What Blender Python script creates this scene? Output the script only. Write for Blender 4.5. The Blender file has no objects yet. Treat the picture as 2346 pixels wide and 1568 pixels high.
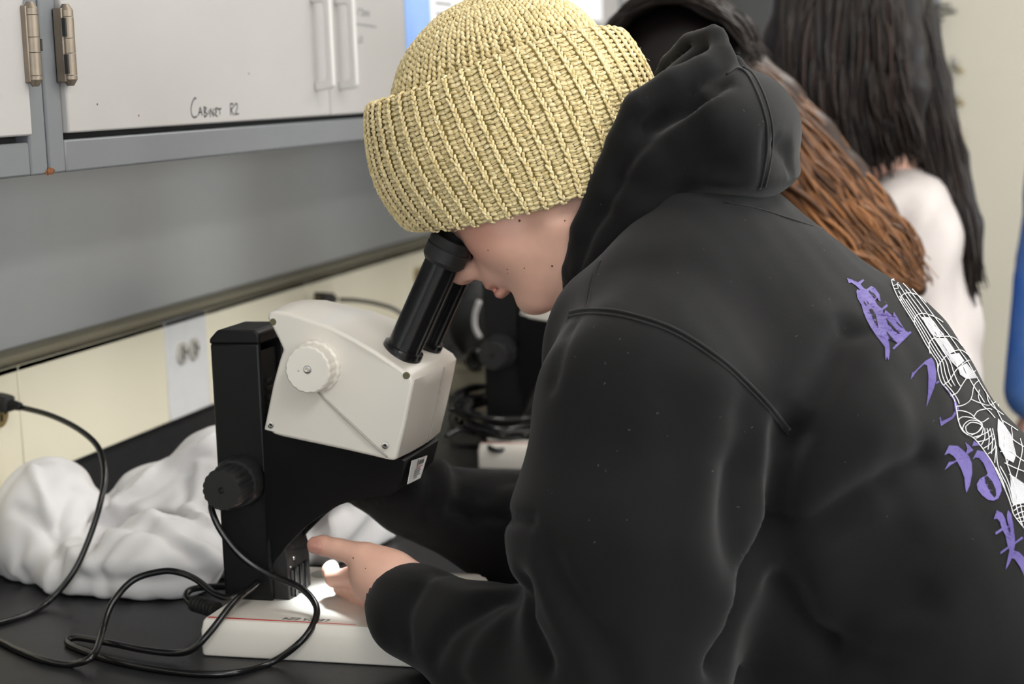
import bpy, bmesh, math, random
import numpy as np
from mathutils import Vector, Matrix, Euler
from mathutils.bvhtree import BVHTree
from mathutils.geometry import tessellate_polygon

random.seed(7)
rng = np.random.default_rng(11)
scene = bpy.context.scene
COL = scene.collection

# ------------------------------------------------------------------ camera
IW, IH, FPX = 2346, 1568, 4200.0
VPX, VPY, ROLL = 2380.0, 155.0, math.radians(2.05)
_X = np.array([(VPX - IW / 2) / FPX, (VPY - IH / 2) / FPX, 1.0]); _X /= np.linalg.norm(_X)
_a = np.array([-math.sin(ROLL), -math.cos(ROLL), 0.0]); _b = np.array([0, 0, 1.0])
_Z = _a + _b * (-(_a @ _X) / (_b @ _X)); _Z /= np.linalg.norm(_Z)
CR = np.stack([_X, np.cross(_Z, _X), _Z])          # world = CR @ (right, down, forward)
CAM = np.array([0.0, -1.22, 1.44])
cam_data = bpy.data.cameras.new('camera')
cam = bpy.data.objects.new('camera', cam_data); COL.objects.link(cam)
m3 = np.stack([CR[:, 0], -CR[:, 1], -CR[:, 2]], axis=1)
cam.matrix_world = Matrix([list(m3[i]) + [CAM[i]] for i in range(3)] + [[0, 0, 0, 1]])
cam_data.sensor_width = 36.0
cam_data.lens = FPX / IW * 36.0
cam_data.clip_start = 0.05
cam_data.dof.use_dof = True
cam_data.dof.focus_distance = 1.66
cam_data.dof.aperture_fstop = 5.6
scene.camera = cam

# ------------------------------------------------------------------ world, lights, exposure
world = bpy.data.worlds.new('world'); scene.world = world; world.use_nodes = True
world.node_tree.nodes['Background'].inputs[0].default_value = (0.8, 0.85, 0.9, 1)
world.node_tree.nodes['Background'].inputs[1].default_value = 0.25
scene.view_settings.view_transform = 'Standard'
scene.view_settings.look = 'None'
scene.view_settings.gamma = 1.0
scene.view_settings.use_curve_mapping = False
scene.view_settings.exposure = -0.28
cy = scene.cycles
cy.use_light_tree = False
cy.max_bounces = 4; cy.diffuse_bounces = 3; cy.glossy_bounces = 3; cy.transmission_bounces = 4; cy.transparent_max_bounces = 4
cy.caustics_reflective = False; cy.caustics_refractive = False
cy.use_adaptive_sampling = True; cy.adaptive_threshold = 0.06; cy.adaptive_min_samples = 10
CEIL_Z = 2.75
LIGHT_SPOTS = [(0.1, -1.9), (1.9, -1.6), (3.7, -1.6), (0.1, -3.6), (1.9, -3.6), (3.7, -3.6)]
LIGHT_POWER = 24.0
for (lx, ly) in LIGHT_SPOTS:
    ld = bpy.data.lights.new('ceiling_panel_light', 'AREA')
    ld.shape = 'RECTANGLE'; ld.size = 1.15; ld.size_y = 0.55
    ld.energy = LIGHT_POWER; ld.color = (1.0, 0.97, 0.92)
    lo = bpy.data.objects.new('ceiling_panel_light', ld); COL.objects.link(lo)
    lo.location = (lx, ly, CEIL_Z - 0.075)

# lights in unseen windows: three in the long wall added to brighten the raceway, one wide one behind the photographer
WINDOWS = [((-0.6, -5.2), 1.5, 0), ((1.6, -5.2), 1.5, 0), ((3.8, -5.2), 1.5, 0), ((-2.2, -1.5), 2.0, 1)]
WIN_Z0, WIN_Z1 = 0.95, 2.25
WIN_POWER = (45.0, 45.0, 45.0, 32.0)
for ((wx, wy), ww, side), pw_ in zip(WINDOWS, WIN_POWER):
    ld = bpy.data.lights.new('window_daylight', 'AREA'); ld.shape = 'RECTANGLE'; ld.size = ww - .1; ld.size_y = WIN_Z1 - WIN_Z0 - .1
    ld.energy = pw_; ld.color = (0.93, 0.97, 1.0)
    lo = bpy.data.objects.new('window_daylight', ld); COL.objects.link(lo)
    d = Vector((0, 1, 0)) if side == 0 else Vector((1, 0, 0))
    lo.location = Vector((wx, wy, (WIN_Z0 + WIN_Z1) / 2)) + d * .06
    lo.rotation_euler = (-d).to_track_quat('Z', 'Y').to_euler()

# ------------------------------------------------------------------ pixel -> place helpers (2346 x 1568 frame)
def ray(u, v):
    return CR @ np.array([(u - IW / 2) / FPX, (v - IH / 2) / FPX, 1.0])
def onx(u, v, x):
    d = ray(u, v); return CAM + d * ((x - CAM[0]) / d[0])
def ony(u, v, y):
    d = ray(u, v); return CAM + d * ((y - CAM[1]) / d[1])
def onz(u, v, z):
    d = ray(u, v); return CAM + d * ((z - CAM[2]) / d[2])

# ------------------------------------------------------------------ materials
def _n(nt, kind, x=0, y=0):
    n = nt.nodes.new(kind); n.location = (x, y); return n
def mat(name, col, rough=0.5, metal=0.0, var=None, bump=None, sheen=0.0, sss=0.0, coat=0.0, spec=0.5,
        trans=0.0, emit=None, attr=None, stretch=(1, 1, 1), col2=None, coords='Object'):
    """procedural principled material: var=(scale, amount) colour mottling towards col2, bump=(scale, strength, distance)"""
    m = bpy.data.materials.new(name); m.use_nodes = True
    nt = m.node_tree; p = nt.nodes['Principled BSDF']
    c = (col[0], col[1], col[2], 1)
    p.inputs['Base Color'].default_value = c
    p.inputs['Roughness'].default_value = rough
    p.inputs['Metallic'].default_value = metal
    p.inputs['Specular IOR Level'].default_value = spec
    if sheen: p.inputs['Sheen Weight'].default_value = sheen; p.inputs['Sheen Roughness'].default_value = 0.5
    if coat: p.inputs['Coat Weight'].default_value = coat; p.inputs['Coat Roughness'].default_value = 0.1
    if sss:
        p.inputs['Subsurface Weight'].default_value = sss
        p.inputs['Subsurface Radius'].default_value = (0.012, 0.005, 0.003)
        p.inputs['Subsurface Scale'].default_value = 0.6
    if trans: p.inputs['Transmission Weight'].default_value = trans
    if emit:
        p.inputs['Emission Color'].default_value = (*emit[:3], 1); p.inputs['Emission Strength'].default_value = emit[3]
    tc = _n(nt, 'ShaderNodeTexCoord', -1000, 0); mp = _n(nt, 'ShaderNodeMapping', -820, 0)
    mp.inputs['Scale'].default_value = stretch
    nt.links.new(tc.outputs[coords], mp.inputs['Vector'])
    colsock = None
    if var:
        nz = _n(nt, 'ShaderNodeTexNoise', -640, 150); nz.inputs['Scale'].default_value = var[0]; nz.inputs['Detail'].default_value = 5
        nt.links.new(mp.outputs[0], nz.inputs['Vector'])
        rp = _n(nt, 'ShaderNodeValToRGB', -460, 150)
        rp.color_ramp.elements[0].position = 0.35; rp.color_ramp.elements[1].position = 0.65
        k = col2 if col2 else tuple(min(1, q * (1 - var[1])) for q in col)
        rp.color_ramp.elements[0].color = (*k[:3], 1); rp.color_ramp.elements[1].color = c
        nt.links.new(nz.outputs['Fac'], rp.inputs['Fac']); colsock = rp.outputs['Color']
    if attr:
        at = _n(nt, 'ShaderNodeAttribute', -460, 400); at.attribute_name = attr[0]
        mx = _n(nt, 'ShaderNodeMix', -200, 300); mx.data_type = 'RGBA'; mx.blend_type = attr[1]
        if attr[1] == 'MIX':
            nt.links.new(at.outputs['Fac'], mx.inputs['Factor'])
            if colsock: nt.links.new(colsock, mx.inputs['A'])
            else: mx.inputs['A'].default_value = c
            mx.inputs['B'].default_value = (*attr[2], 1)
        else:
            mx.inputs['Factor'].default_value = 1
            if colsock: nt.links.new(colsock, mx.inputs['A'])
            else: mx.inputs['A'].default_value = c
            nt.links.new(at.outputs['Color'], mx.inputs['B'])
        colsock = mx.outputs['Result']
    if colsock: nt.links.new(colsock, p.inputs['Base Color'])
    if bump:
        nz = _n(nt, 'ShaderNodeTexNoise', -640, -250); nz.inputs['Scale'].default_value = bump[0]; nz.inputs['Detail'].default_value = 4
        nt.links.new(mp.outputs[0], nz.inputs['Vector'])
        bp = _n(nt, 'ShaderNodeBump', -300, -250); bp.inputs['Strength'].default_value = bump[1]
        bp.inputs['Distance'].default_value = bump[2] if len(bump) > 2 else 0.001
        nt.links.new(nz.outputs['Fac'], bp.inputs['Height']); nt.links.new(bp.outputs[0], p.inputs['Normal'])
    return m

M = {}
M['white_paint'] = mat('white_paint', (0.40, 0.385, 0.375), 0.38, var=(3, .04), bump=(60, .05, .0005))
M['handle_white'] = mat('handle_white', (0.58, 0.56, 0.54), 0.4)
M['grey_paint'] = mat('grey_paint', (0.158, 0.168, 0.18), 0.36, var=(5, .07), bump=(90, .05, .0005))
M['grey_metal'] = mat('grey_metal', (0.41, 0.42, 0.425), 0.24, metal=0.12, var=(2.5, .08), bump=(40, .04, .0006))
M['hinge_metal'] = mat('hinge_metal', (0.25, 0.205, 0.16), 0.45, metal=0.7, var=(120, .1))
M['dark_gap'] = mat('dark_gap', (0.015, 0.015, 0.015), 0.8)
M['rust'] = mat('rust', (0.22, 0.075, 0.02), 0.9, var=(300, .6))
M['cream_panel'] = mat('cream_panel', (0.90, 0.84, 0.66), 0.28, var=(4, .04), bump=(150, .03, .0004))
M['steel_plate'] = mat('steel_plate', (0.80, 0.80, 0.80), 0.34, var=(30, .05))
M['chrome'] = mat('chrome', (0.75, 0.74, 0.72), 0.22, metal=1.0)
M['brass_old'] = mat('brass_old', (0.42, 0.32, 0.14), 0.4, metal=0.7)
M['counter'] = mat('counter', (0.020, 0.020, 0.022), 0.42, var=(180, .3), bump=(220, .12, .0006), spec=.5)
M['black_plastic'] = mat('black_plastic', (0.0055, 0.0055, 0.006), 0.45, bump=(900, .10, .0003), spec=.28)
M['black_gloss'] = mat('black_gloss', (0.008, 0.008, 0.009), 0.22, spec=.55)
M['black_rubber'] = mat('black_rubber', (0.014, 0.014, 0.0145), 0.55, bump=(700, .08, .0003))
M['knob_black'] = mat('knob_black', (0.014, 0.014, 0.0145), 0.5)
M['cord_black'] = mat('cord_black', (0.006, 0.006, 0.0065), 0.28, spec=.6)
M['scope_white'] = mat('scope_white', (0.82, 0.775, 0.705), 0.34, var=(8, .02), bump=(900, .05, .0002), coat=.15)
M['groove_grey'] = mat('groove_grey', (0.42, 0.40, 0.36), 0.6)
M['red_line'] = mat('red_line', (0.55, 0.035, 0.02), 0.5)
M['ink_grey'] = mat('ink_grey', (0.10, 0.11, 0.11), 0.7)
M['ink_black'] = mat('ink_black', (0.02, 0.02, 0.025), 0.7)
M['ink_faint'] = mat('ink_faint', (0.22, 0.22, 0.23), 0.7)
M['glass'] = mat('glass', (0.95, 0.97, 0.97), 0.03, trans=1.0)
M['lens'] = mat('lens', (0.02, 0.03, 0.03), 0.05, spec=1.0, coat=1)
M['led'] = mat('led', (0.7, 1.0, 0.85), 0.4, emit=(0.6, 1.0, 0.8, 2.2))
M['sticker'] = mat('sticker', (0.80, 0.79, 0.78), 0.45)
M['cloth_white'] = mat('cloth_white', (0.74, 0.72, 0.72), 0.75, bump=(900, .08, .0003), sheen=.2)
M['wall_paint'] = mat('wall_paint', (0.58, 0.545, 0.46), 0.7, var=(2, .03), bump=(120, .06, .0008))
M['ceiling_tile'] = mat('ceiling_tile', (0.82, 0.81, 0.78), 0.85, bump=(200, .2, .001))
M['floor_tile'] = mat('floor_tile', (0.42, 0.40, 0.37), 0.45, var=(6, .12))
M['dark_board'] = mat('dark_board', (0.085, 0.086, 0.088), 0.45, var=(2, .1))
M['poster_blue'] = mat('poster_blue', (0.12, 0.28, 0.72), 0.5, var=(3, .3), col2=(0.40, 0.58, 0.90))
M['paper'] = mat('paper', (0.82, 0.83, 0.85), 0.6)
M['diffuser'] = mat('diffuser', (0.9, 0.9, 0.9), 0.5, emit=(1, .97, .92, 3.0))
M['skin'] = mat('skin', (0.84, 0.50, 0.385), 0.46, var=(60, .06), bump=(650, .10, .0004), sss=.12, attr=('blush', 'MIX', (0.52, 0.16, 0.12)), spec=.4)
M['skin_dark_spot'] = mat('skin_dark_spot', (0.16, 0.06, 0.035), 0.6)
M['nail'] = mat('nail', (0.66, 0.33, 0.27), 0.30, sss=.1, spec=.5)
M['hoodie'] = mat('hoodie', (0.0068, 0.0068, 0.0070), 0.92, bump=(900, .25, .0006), sheen=.09, var=(14, .22), spec=.15)
M['hoodie_rib'] = mat('hoodie_rib', (0.008, 0.008, 0.008), 0.92, bump=(500, .3, .0006), sheen=.12, spec=.2)
M['seam_thread'] = mat('seam_thread', (0.008, 0.008, 0.008), 0.8, sheen=.1, spec=.2)
M['trousers'] = mat('trousers', (0.010, 0.011, 0.014), 0.85, bump=(400, .2, .0006))
M['shoe'] = mat('shoe', (0.03, 0.03, 0.03), 0.6, bump=(90, .1, .001))
M['print_purple'] = mat('print_purple', (0.046, 0.026, 0.165), 0.6, var=(24, .1), col2=(0.095, 0.068, 0.25))
M['print_white'] = mat('print_white', (0.52, 0.52, 0.53), 0.6)
M['print_grey'] = mat('print_grey', (0.40, 0.40, 0.42), 0.6, var=(40, .2))
M['yarn'] = mat('yarn', (0.86, 0.73, 0.435), 0.92, var=(260, .2), col2=(0.64, 0.50, 0.225), bump=(900, .7, .0009), sheen=.25, attr=('tint', 'MULTIPLY'), spec=.2)
M['yarn_base'] = mat('yarn_base', (0.34, 0.26, 0.09), 0.95, bump=(400, .5, .001), spec=.1)

# ------------------------------------------------------------------ object helpers
def link(o, parent=None):
    COL.objects.link(o)
    if parent is not None: o.parent = parent
    return o
def obj(name, me, m=None, parent=None):
    if isinstance(me, bmesh.types.BMesh):
        bm = me; me = bpy.data.meshes.new(name); bm.to_mesh(me); bm.free()
    if m is not None and len(me.materials) == 0: me.materials.append(M[m] if isinstance(m, str) else m)
    return link(bpy.data.objects.new(name, me), parent)
def tag(o, label=None, cat=None, group=None, kind=None):
    if label: o['label'] = label
    if cat: o['category'] = cat
    if group: o['group'] = group
    if kind: o['kind'] = kind
    return o
def thing(name, label, cat, loc=(0, 0, 0), group=None):
    o = bpy.data.objects.new(name, None); COL.objects.link(o); o.empty_display_size = .05
    o.location = loc
    return tag(o, label, cat, group)
def world_child(o, root):
    """part built in world coordinates under a root that only has a location"""
    o.parent = root; o.matrix_parent_inverse = Matrix.Translation(-Vector(root.location)); return o
def smooth(o, ang=None):
    me = o.data
    me.polygons.foreach_set('use_smooth', [True] * len(me.polygons))
    if ang is not None: me.set_sharp_from_angle(angle=math.radians(ang))
    return o
def bevel(o, w=0.003, seg=2, ang=35):
    b = o.modifiers.new('bevel', 'BEVEL'); b.width = w; b.segments = seg; b.limit_method = 'ANGLE'; b.angle_limit = math.radians(ang)
    return smooth(o, 40)
def np_mesh(name, V, Fc, smooth_=True):
    me = bpy.data.meshes.new(name)
    me.from_pydata([tuple(map(float, v)) for v in V], [], [tuple(map(int, f)) for f in Fc])
    if smooth_: me.polygons.foreach_set('use_smooth', [True] * len(me.polygons))
    me.update(); return me
def fast_mesh(name, V, Q):
    """numpy vertices (n,3) and polygons (m,k) of one size"""
    V = np.ascontiguousarray(V, dtype=np.float32); Q = np.ascontiguousarray(Q, dtype=np.int32)
    me = bpy.data.meshes.new(name); k = Q.shape[1]
    me.vertices.add(len(V)); me.vertices.foreach_set('co', V.ravel())
    me.loops.add(Q.size); me.loops.foreach_set('vertex_index', Q.ravel())
    me.polygons.add(len(Q)); me.polygons.foreach_set('loop_start', np.arange(len(Q), dtype=np.int32) * k)
    try: me.polygons.foreach_set('loop_total', np.full(len(Q), k, dtype=np.int32))
    except Exception: pass
    me.polygons.foreach_set('use_smooth', np.ones(len(Q), dtype=bool))
    me.update(calc_edges=True); me.validate(); return me
def bx(bm, lo, hi):
    vs = [bm.verts.new((x, y, z)) for x in (lo[0], hi[0]) for y in (lo[1], hi[1]) for z in (lo[2], hi[2])]
    for f in ((0, 1, 3, 2), (4, 6, 7, 5), (0, 4, 5, 1), (2, 3, 7, 6), (0, 2, 6, 4), (1, 5, 7, 3)):
        bm.faces.new([vs[i] for i in f])
    return bm
def box(name, lo, hi, m, parent=None, bev=0.0):
    bm = bmesh.new(); bx(bm, lo, hi); bmesh.ops.recalc_face_normals(bm, faces=bm.faces)
    o = obj(name, bm, m, parent)
    if bev: bevel(o, bev)
    return o
def prism(bm, pts, x0, x1, axis=0):
    """extrude polygon (a,b) along an axis: axis 0 -> (x, a, b); 1 -> (a, y, b); 2 -> (a, b, z)"""
    def P(a, b, t):
        return ((t, a, b), (a, t, b), (a, b, t))[axis]
    A = [bm.verts.new(P(a, b, x0)) for a, b in pts]; B = [bm.verts.new(P(a, b, x1)) for a, b in pts]
    n = len(pts)
    for i in range(n):
        bm.faces.new((A[i], A[(i + 1) % n], B[(i + 1) % n], B[i]))
    bm.faces.new(A[::-1]); bm.faces.new(B)
    bmesh.ops.recalc_face_normals(bm, faces=bm.faces)
    return bm
def catmull(P, n=8, closed=False):
    P = np.asarray(P, float); out = []
    N = len(P)
    for i in range(N if closed else N - 1):
        p0 = P[(i - 1) % N] if (closed or i > 0) else 2 * P[0] - P[1]
        p1 = P[i]; p2 = P[(i + 1) % N]
        p3 = P[(i + 2) % N] if (closed or i + 2 < N) else 2 * P[-1] - P[-2]
        for k in range(n):
            t = k / n
            out.append(0.5 * (2 * p1 + (p2 - p0) * t + (2 * p0 - 5 * p1 + 4 * p2 - p3) * t * t + (3 * p1 - p0 - 3 * p2 + p3) * t ** 3))
    if not closed: out.append(P[-1])
    return np.array(out)
def tube_np(path, rad, seg=10, cap=True, flat=None):
    """swept tube (V, quads); rad scalar or per-point"""
    P = np.asarray(path, float); n = len(P)
    r = np.full(n, rad, float) if np.isscalar(rad) else np.asarray(rad, float)
    T = np.gradient(P, axis=0); T /= (np.linalg.norm(T, axis=1, keepdims=True) + 1e-12)
    ref = np.array([0, 0, 1.0]) if abs(T[0][2]) < .9 else np.array([1.0, 0, 0])
    N = np.zeros_like(P); u = ref - T[0] * (ref @ T[0]); u /= np.linalg.norm(u); N[0] = u
    for i in range(1, n):
        u = N[i - 1] - T[i] * (N[i - 1] @ T[i]); u /= (np.linalg.norm(u) + 1e-12); N[i] = u
    Bn = np.cross(T, N)
    a = np.arange(seg) / seg * 2 * math.pi
    V = P[:, None, :] + r[:, None, None] * (np.cos(a)[None, :, None] * N[:, None, :] + np.sin(a)[None, :, None] * Bn[:, None, :])
    V = V.reshape(-1, 3)
    i, j = np.meshgrid(np.arange(n - 1), np.arange(seg), indexing='ij')
    Q = np.stack([i * seg + j, i * seg + (j + 1) % seg, (i + 1) * seg + (j + 1) % seg, (i + 1) * seg + j], -1).reshape(-1, 4)
    if cap:
        V = np.vstack([V, P[:1], P[-1:]]); c0 = n * seg; c1 = c0 + 1
        e0 = np.array([[c0, (k + 1) % seg, k, k] for k in range(seg)]); e1 = np.array([[c1, (n - 1) * seg + k, (n - 1) * seg + (k + 1) % seg, (n - 1) * seg + (k + 1) % seg] for k in range(seg)])
        F = [tuple(q) for q in Q] + [tuple(q[:3]) for q in e0] + [tuple(q[:3]) for q in e1]
        return V, F
    return V, [tuple(q) for q in Q]
def tube(name, path, rad, m, parent=None, seg=10, smooth_path=8):
    P = catmull(path, smooth_path) if smooth_path else np.asarray(path, float)
    if not np.isscalar(rad): rad = np.interp(np.linspace(0, 1, len(P)), np.linspace(0, 1, len(rad)), rad)
    V, F = tube_np(P, rad, seg)
    return obj(name, np_mesh(name, V, F), m, parent)
def lathe_bm(bm, prof, seg=32, o=(0, 0, 0), ax=(0, 0, 1), scallop=None):
    """profile [(radius, height)] round axis ax through o; scallop=(count, depth)"""
    ax = Vector(ax).normalized(); u = ax.orthogonal().normalized(); w = ax.cross(u); o = Vector(o)
    rings = []
    for (r, h) in prof:
        ring = []
        for k in range(seg):
            a = 2 * math.pi * k / seg
            rr = r
            if scallop and r > 1e-6: rr = r - scallop[1] * (0.5 + 0.5 * math.cos(scallop[0] * a)) ** 3
            ring.append(bm.verts.new(o + ax * h + (u * math.cos(a) + w * math.sin(a)) * rr))
        rings.append(ring)
    for a, b in zip(rings, rings[1:]):
        for k in range(seg):
            try: bm.faces.new((a[k], a[(k + 1) % seg], b[(k + 1) % seg], b[k]))
            except ValueError: pass
    bm.faces.new(rings[0][::-1]); bm.faces.new(rings[-1])
    bmesh.ops.recalc_face_normals(bm, faces=bm.faces)
    return bm
def lathe(name, prof, m, parent=None, seg=32, o=(0, 0, 0), ax=(0, 0, 1), scallop=None, ang=40):
    return smooth(obj(name, lathe_bm(bmesh.new(), prof, seg, o, ax, scallop), m, parent), ang)
def text_mesh(name, s, size, m, parent=None, mw=None, shear=0.0, depth=0.0003, bold=0.0):
    c = bpy.data.curves.new(name, 'FONT'); c.body = s; c.size = size; c.extrude = depth; c.shear = shear; c.offset = bold
    c.align_x = 'CENTER'; c.align_y = 'CENTER'; c.resolution_u = 3
    t = bpy.data.objects.new(name, c); COL.objects.link(t)
    dg = bpy.context.evaluated_depsgraph_get()
    me = bpy.data.meshes.new_from_object(t.evaluated_get(dg))
    COL.objects.unlink(t); bpy.data.objects.remove(t)
    if mw is not None: me.transform(mw)
    return obj(name, me, m, parent)
def frame_mw(o, xd, yd):
    xd = Vector(xd).normalized(); yd = Vector(yd); yd = (yd - xd * yd.dot(xd)).normalized(); z = xd.cross(yd)
    return Matrix(((xd.x, yd.x, z.x, o[0]), (xd.y, yd.y, z.y, o[1]), (xd.z, yd.z, z.z, o[2]), (0, 0, 0, 1)))

# ------------------------------------------------------------------ implicit-surface modelling (smooth unions -> quads)
class SDF:
    def __init__(self): self.ops = []
    def _add(self, f, c, R, k, op): self.ops.append((f, np.asarray(c, float), float(R), k, op)); return self
    def cone(self, a, b, ra, rb, k=.01, op='u', sc=None):
        a = np.asarray(a, float); b = np.asarray(b, float); ab = b - a; L2 = ab @ ab + 1e-12
        if sc is None:
            def f(p):
                q = p - a; t = np.clip((q @ ab) / L2, 0, 1); d = q - t[:, None] * ab
                return np.sqrt((d * d).sum(1)) - (ra + (rb - ra) * t)
            R = np.linalg.norm(ab) / 2 + max(ra, rb)
        else:
            s = np.asarray(sc, float); a2 = a / s; ab2 = b / s - a2; l2 = ab2 @ ab2 + 1e-12; ms = s.min()
            def f(p):
                q = p / s - a2; t = np.clip((q @ ab2) / l2, 0, 1); d = q - t[:, None] * ab2
                return (np.sqrt((d * d).sum(1)) - (ra + (rb - ra) * t)) * ms
            R = np.linalg.norm(ab) / 2 + max(ra, rb) * s.max()
        return self._add(f, (a + b) / 2, R, k, op)
    def chain(self, pts, rad, k=.01, op='u'):
        for i in range(len(pts) - 1): self.cone(pts[i], pts[i + 1], rad[i], rad[i + 1], k if i == 0 else min(k, .004), op)
        return self
    def ell(self, c, r, k=.01, op='u', rot=None):
        c = np.asarray(c, float); r = np.asarray(r, float); Rm = np.eye(3) if rot is None else np.asarray(rot, float)
        def f(p):
            q = (p - c) @ Rm.T; k0 = np.sqrt(((q / r) ** 2).sum(1)); k1 = np.sqrt(((q / r ** 2) ** 2).sum(1)) + 1e-9
            return np.where(k0 < 1e-3, -r.min(), k0 * (k0 - 1) / k1)
        return self._add(f, c, r.max(), k, op)
    def box(self, c, hx, r=.005, k=.01, op='u', rot=None):
        c = np.asarray(c, float); hx = np.asarray(hx, float) - r; Rm = np.eye(3) if rot is None else np.asarray(rot, float)
        def f(p):
            q = np.abs((p - c) @ Rm.T) - hx
            return np.sqrt((np.maximum(q, 0) ** 2).sum(1)) + np.minimum(q.max(1), 0) - r
        return self._add(f, c, np.linalg.norm(hx) + r, k, op)
    def cut(self, c, nrm):
        """keep the side the normal points away from"""
        c = np.asarray(c, float); nrm = np.asarray(nrm, float) / np.linalg.norm(nrm)
        self.ops.append((lambda p: (p - c) @ nrm, c, 1e9, 0, 'i')); return self
    def ev(self, p, cull=None):
        d = np.full(len(p), 1.0)
        for f, c, R, k, op in self.ops:
            if cull is not None and np.linalg.norm(cull[0] - c) - R > cull[1] + k + .004: continue
            e = f(p)
            if op == 'u':
                if k > 0:
                    h = np.clip(.5 + .5 * (d - e) / k, 0, 1); d = d * (1 - h) + e * h - k * h * (1 - h)
                else: d = np.minimum(d, e)
            elif op == 's':
                if k > 0:
                    h = np.clip(.5 - .5 * (d + e) / k, 0, 1); d = d * (1 - h) - e * h + k * h * (1 - h)
                else: d = np.maximum(d, -e)
            else: d = np.maximum(d, e)
        return d
    def mesh(self, h, lo=None, hi=None, B=14):
        if lo is None:
            us = [(c, R) for f, c, R, k, op in self.ops if op == 'u']
            lo = np.min([c - R for c, R in us], 0) - 3 * h; hi = np.max([c + R for c, R in us], 0) + 3 * h
        lo = np.asarray(lo, float); hi = np.asarray(hi, float); bs = B * h
        nb = np.ceil((hi - lo) / bs).astype(int)
        g = np.stack(np.meshgrid(*[np.arange(n) for n in nb], indexing='ij'), -1).reshape(-1, 3)
        cen = lo + (g + .5) * bs; hd = bs * .87
        dc = np.concatenate([self.ev(cen[i:i + 40000]) for i in range(0, len(cen), 40000)])
        g = g[np.abs(dc) < hd * 1.7 + .006]
        n1 = B + 1
        off = np.stack(np.meshgrid(*[np.arange(n1)] * 3, indexing='ij'), -1).reshape(-1, 3)
        S = (nb * B + 4).astype(np.int64)
        cor = [(a, b, c) for a in (0, 1) for b in (0, 1) for c in (0, 1)]
        edg = [(i, j) for i in range(8) for j in range(i + 1, 8) if sum(abs(np.array(cor[i]) - cor[j])) == 1]
        ids, pos, es = [], [], []
        for b in g:
            base = b * B; pts = lo + (base + off) * h
            d = self.ev(pts, (lo + (b + .5) * bs, hd)).reshape(n1, n1, n1)
            sg = d < 0
            if sg.all() or not sg.any(): continue
            C = np.stack([d[a:a + B, bb:bb + B, c:c + B] for a, bb, c in cor], -1)
            s = C < 0; act = s.any(-1) & ~s.all(-1)
            ix = np.argwhere(act)
            if len(ix) == 0: continue
            Cv = C[act]; acc = np.zeros((len(ix), 3)); cnt = np.zeros(len(ix))
            for i, j in edg:
                vi, vj = Cv[:, i], Cv[:, j]; x = (vi < 0) != (vj < 0)
                t = np.where(x, vi / (vi - vj + 1e-20), 0)
                pi = np.array(cor[i]); pj = np.array(cor[j])
                acc += np.where(x[:, None], pi + t[:, None] * (pj - pi), 0); cnt += x
            cell = base + ix
            ids.append((cell[:, 0] * S[1] + cell[:, 1]) * S[2] + cell[:, 2])
            pos.append(lo + (cell + acc / cnt[:, None]) * h)
            s0 = Cv[:, 0] < 0
            for ax, ci in ((0, 4), (1, 2), (2, 1)):
                x = s0 != (Cv[:, ci] < 0)
                if x.any(): es.append((ax, cell[x], s0[x]))
        ids = np.concatenate(ids); pos = np.concatenate(pos)
        o = np.argsort(ids); ids = ids[o]; pos = pos[o]
        quads = []
        st = (S[1] * S[2], S[2], 1)
        for ax, cell, s0 in es:
            k = (cell[:, 0] * S[1] + cell[:, 1]) * S[2] + cell[:, 2]
            a, b = [(1, 2), (2, 0), (0, 1)][ax]
            q = np.stack([k, k - st[a], k - st[a] - st[b], k - st[b]], -1)
            w = np.searchsorted(ids, q); w = np.minimum(w, len(ids) - 1); ok = (ids[w] == q).all(1)
            w = w[ok]; fl = s0[ok]
            w[~fl] = w[~fl][:, ::-1]
            quads.append(w)
        Q = np.concatenate(quads)
        return pos, Q
def relax(V, Q, it=2, lam=.5):
    n = len(V)
    E = np.concatenate([Q[:, [0, 1]], Q[:, [1, 2]], Q[:, [2, 3]], Q[:, [3, 0]]])
    i = np.concatenate([E[:, 0], E[:, 1]]); j = np.concatenate([E[:, 1], E[:, 0]])
    deg = np.bincount(i, minlength=n).astype(float); deg[deg == 0] = 1
    for _ in range(it):
        A = np.stack([np.bincount(i, weights=V[j, c], minlength=n) for c in range(3)], 1) / deg[:, None]
        V = V + lam * (A - V)
    return V
def vnormals(V, Q):
    fn = np.cross(V[Q[:, 2]] - V[Q[:, 0]], V[Q[:, 3]] - V[Q[:, 1]])
    N = np.zeros_like(V)
    for k in range(4):
        for c in range(3): N[:, c] += np.bincount(Q[:, k], weights=fn[:, c], minlength=len(V))
    return N / (np.linalg.norm(N, axis=1, keepdims=True) + 1e-12)
def poly_dist(V, P):
    d = np.full(len(V), 9.0)
    for a, b in zip(P[:-1], P[1:]):
        ab = b - a; L2 = ab @ ab + 1e-12
        q = V - a; t = np.clip((q @ ab) / L2, 0, 1)
        e = np.linalg.norm(q - t[:, None] * ab, axis=1); d = np.minimum(d, e)
    return d
def bvh(V, Q): return BVHTree.FromPolygons([Vector(v) for v in V], [list(map(int, q)) for q in Q], epsilon=1e-6)
def cast(tree, u, v, maxd=6.0):
    d = ray(u, v); d = d / np.linalg.norm(d)
    h = tree.ray_cast(Vector(CAM), Vector(d), maxd)
    return (None, None) if h[0] is None else (np.array(h[0]), np.array(h[1]))
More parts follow.
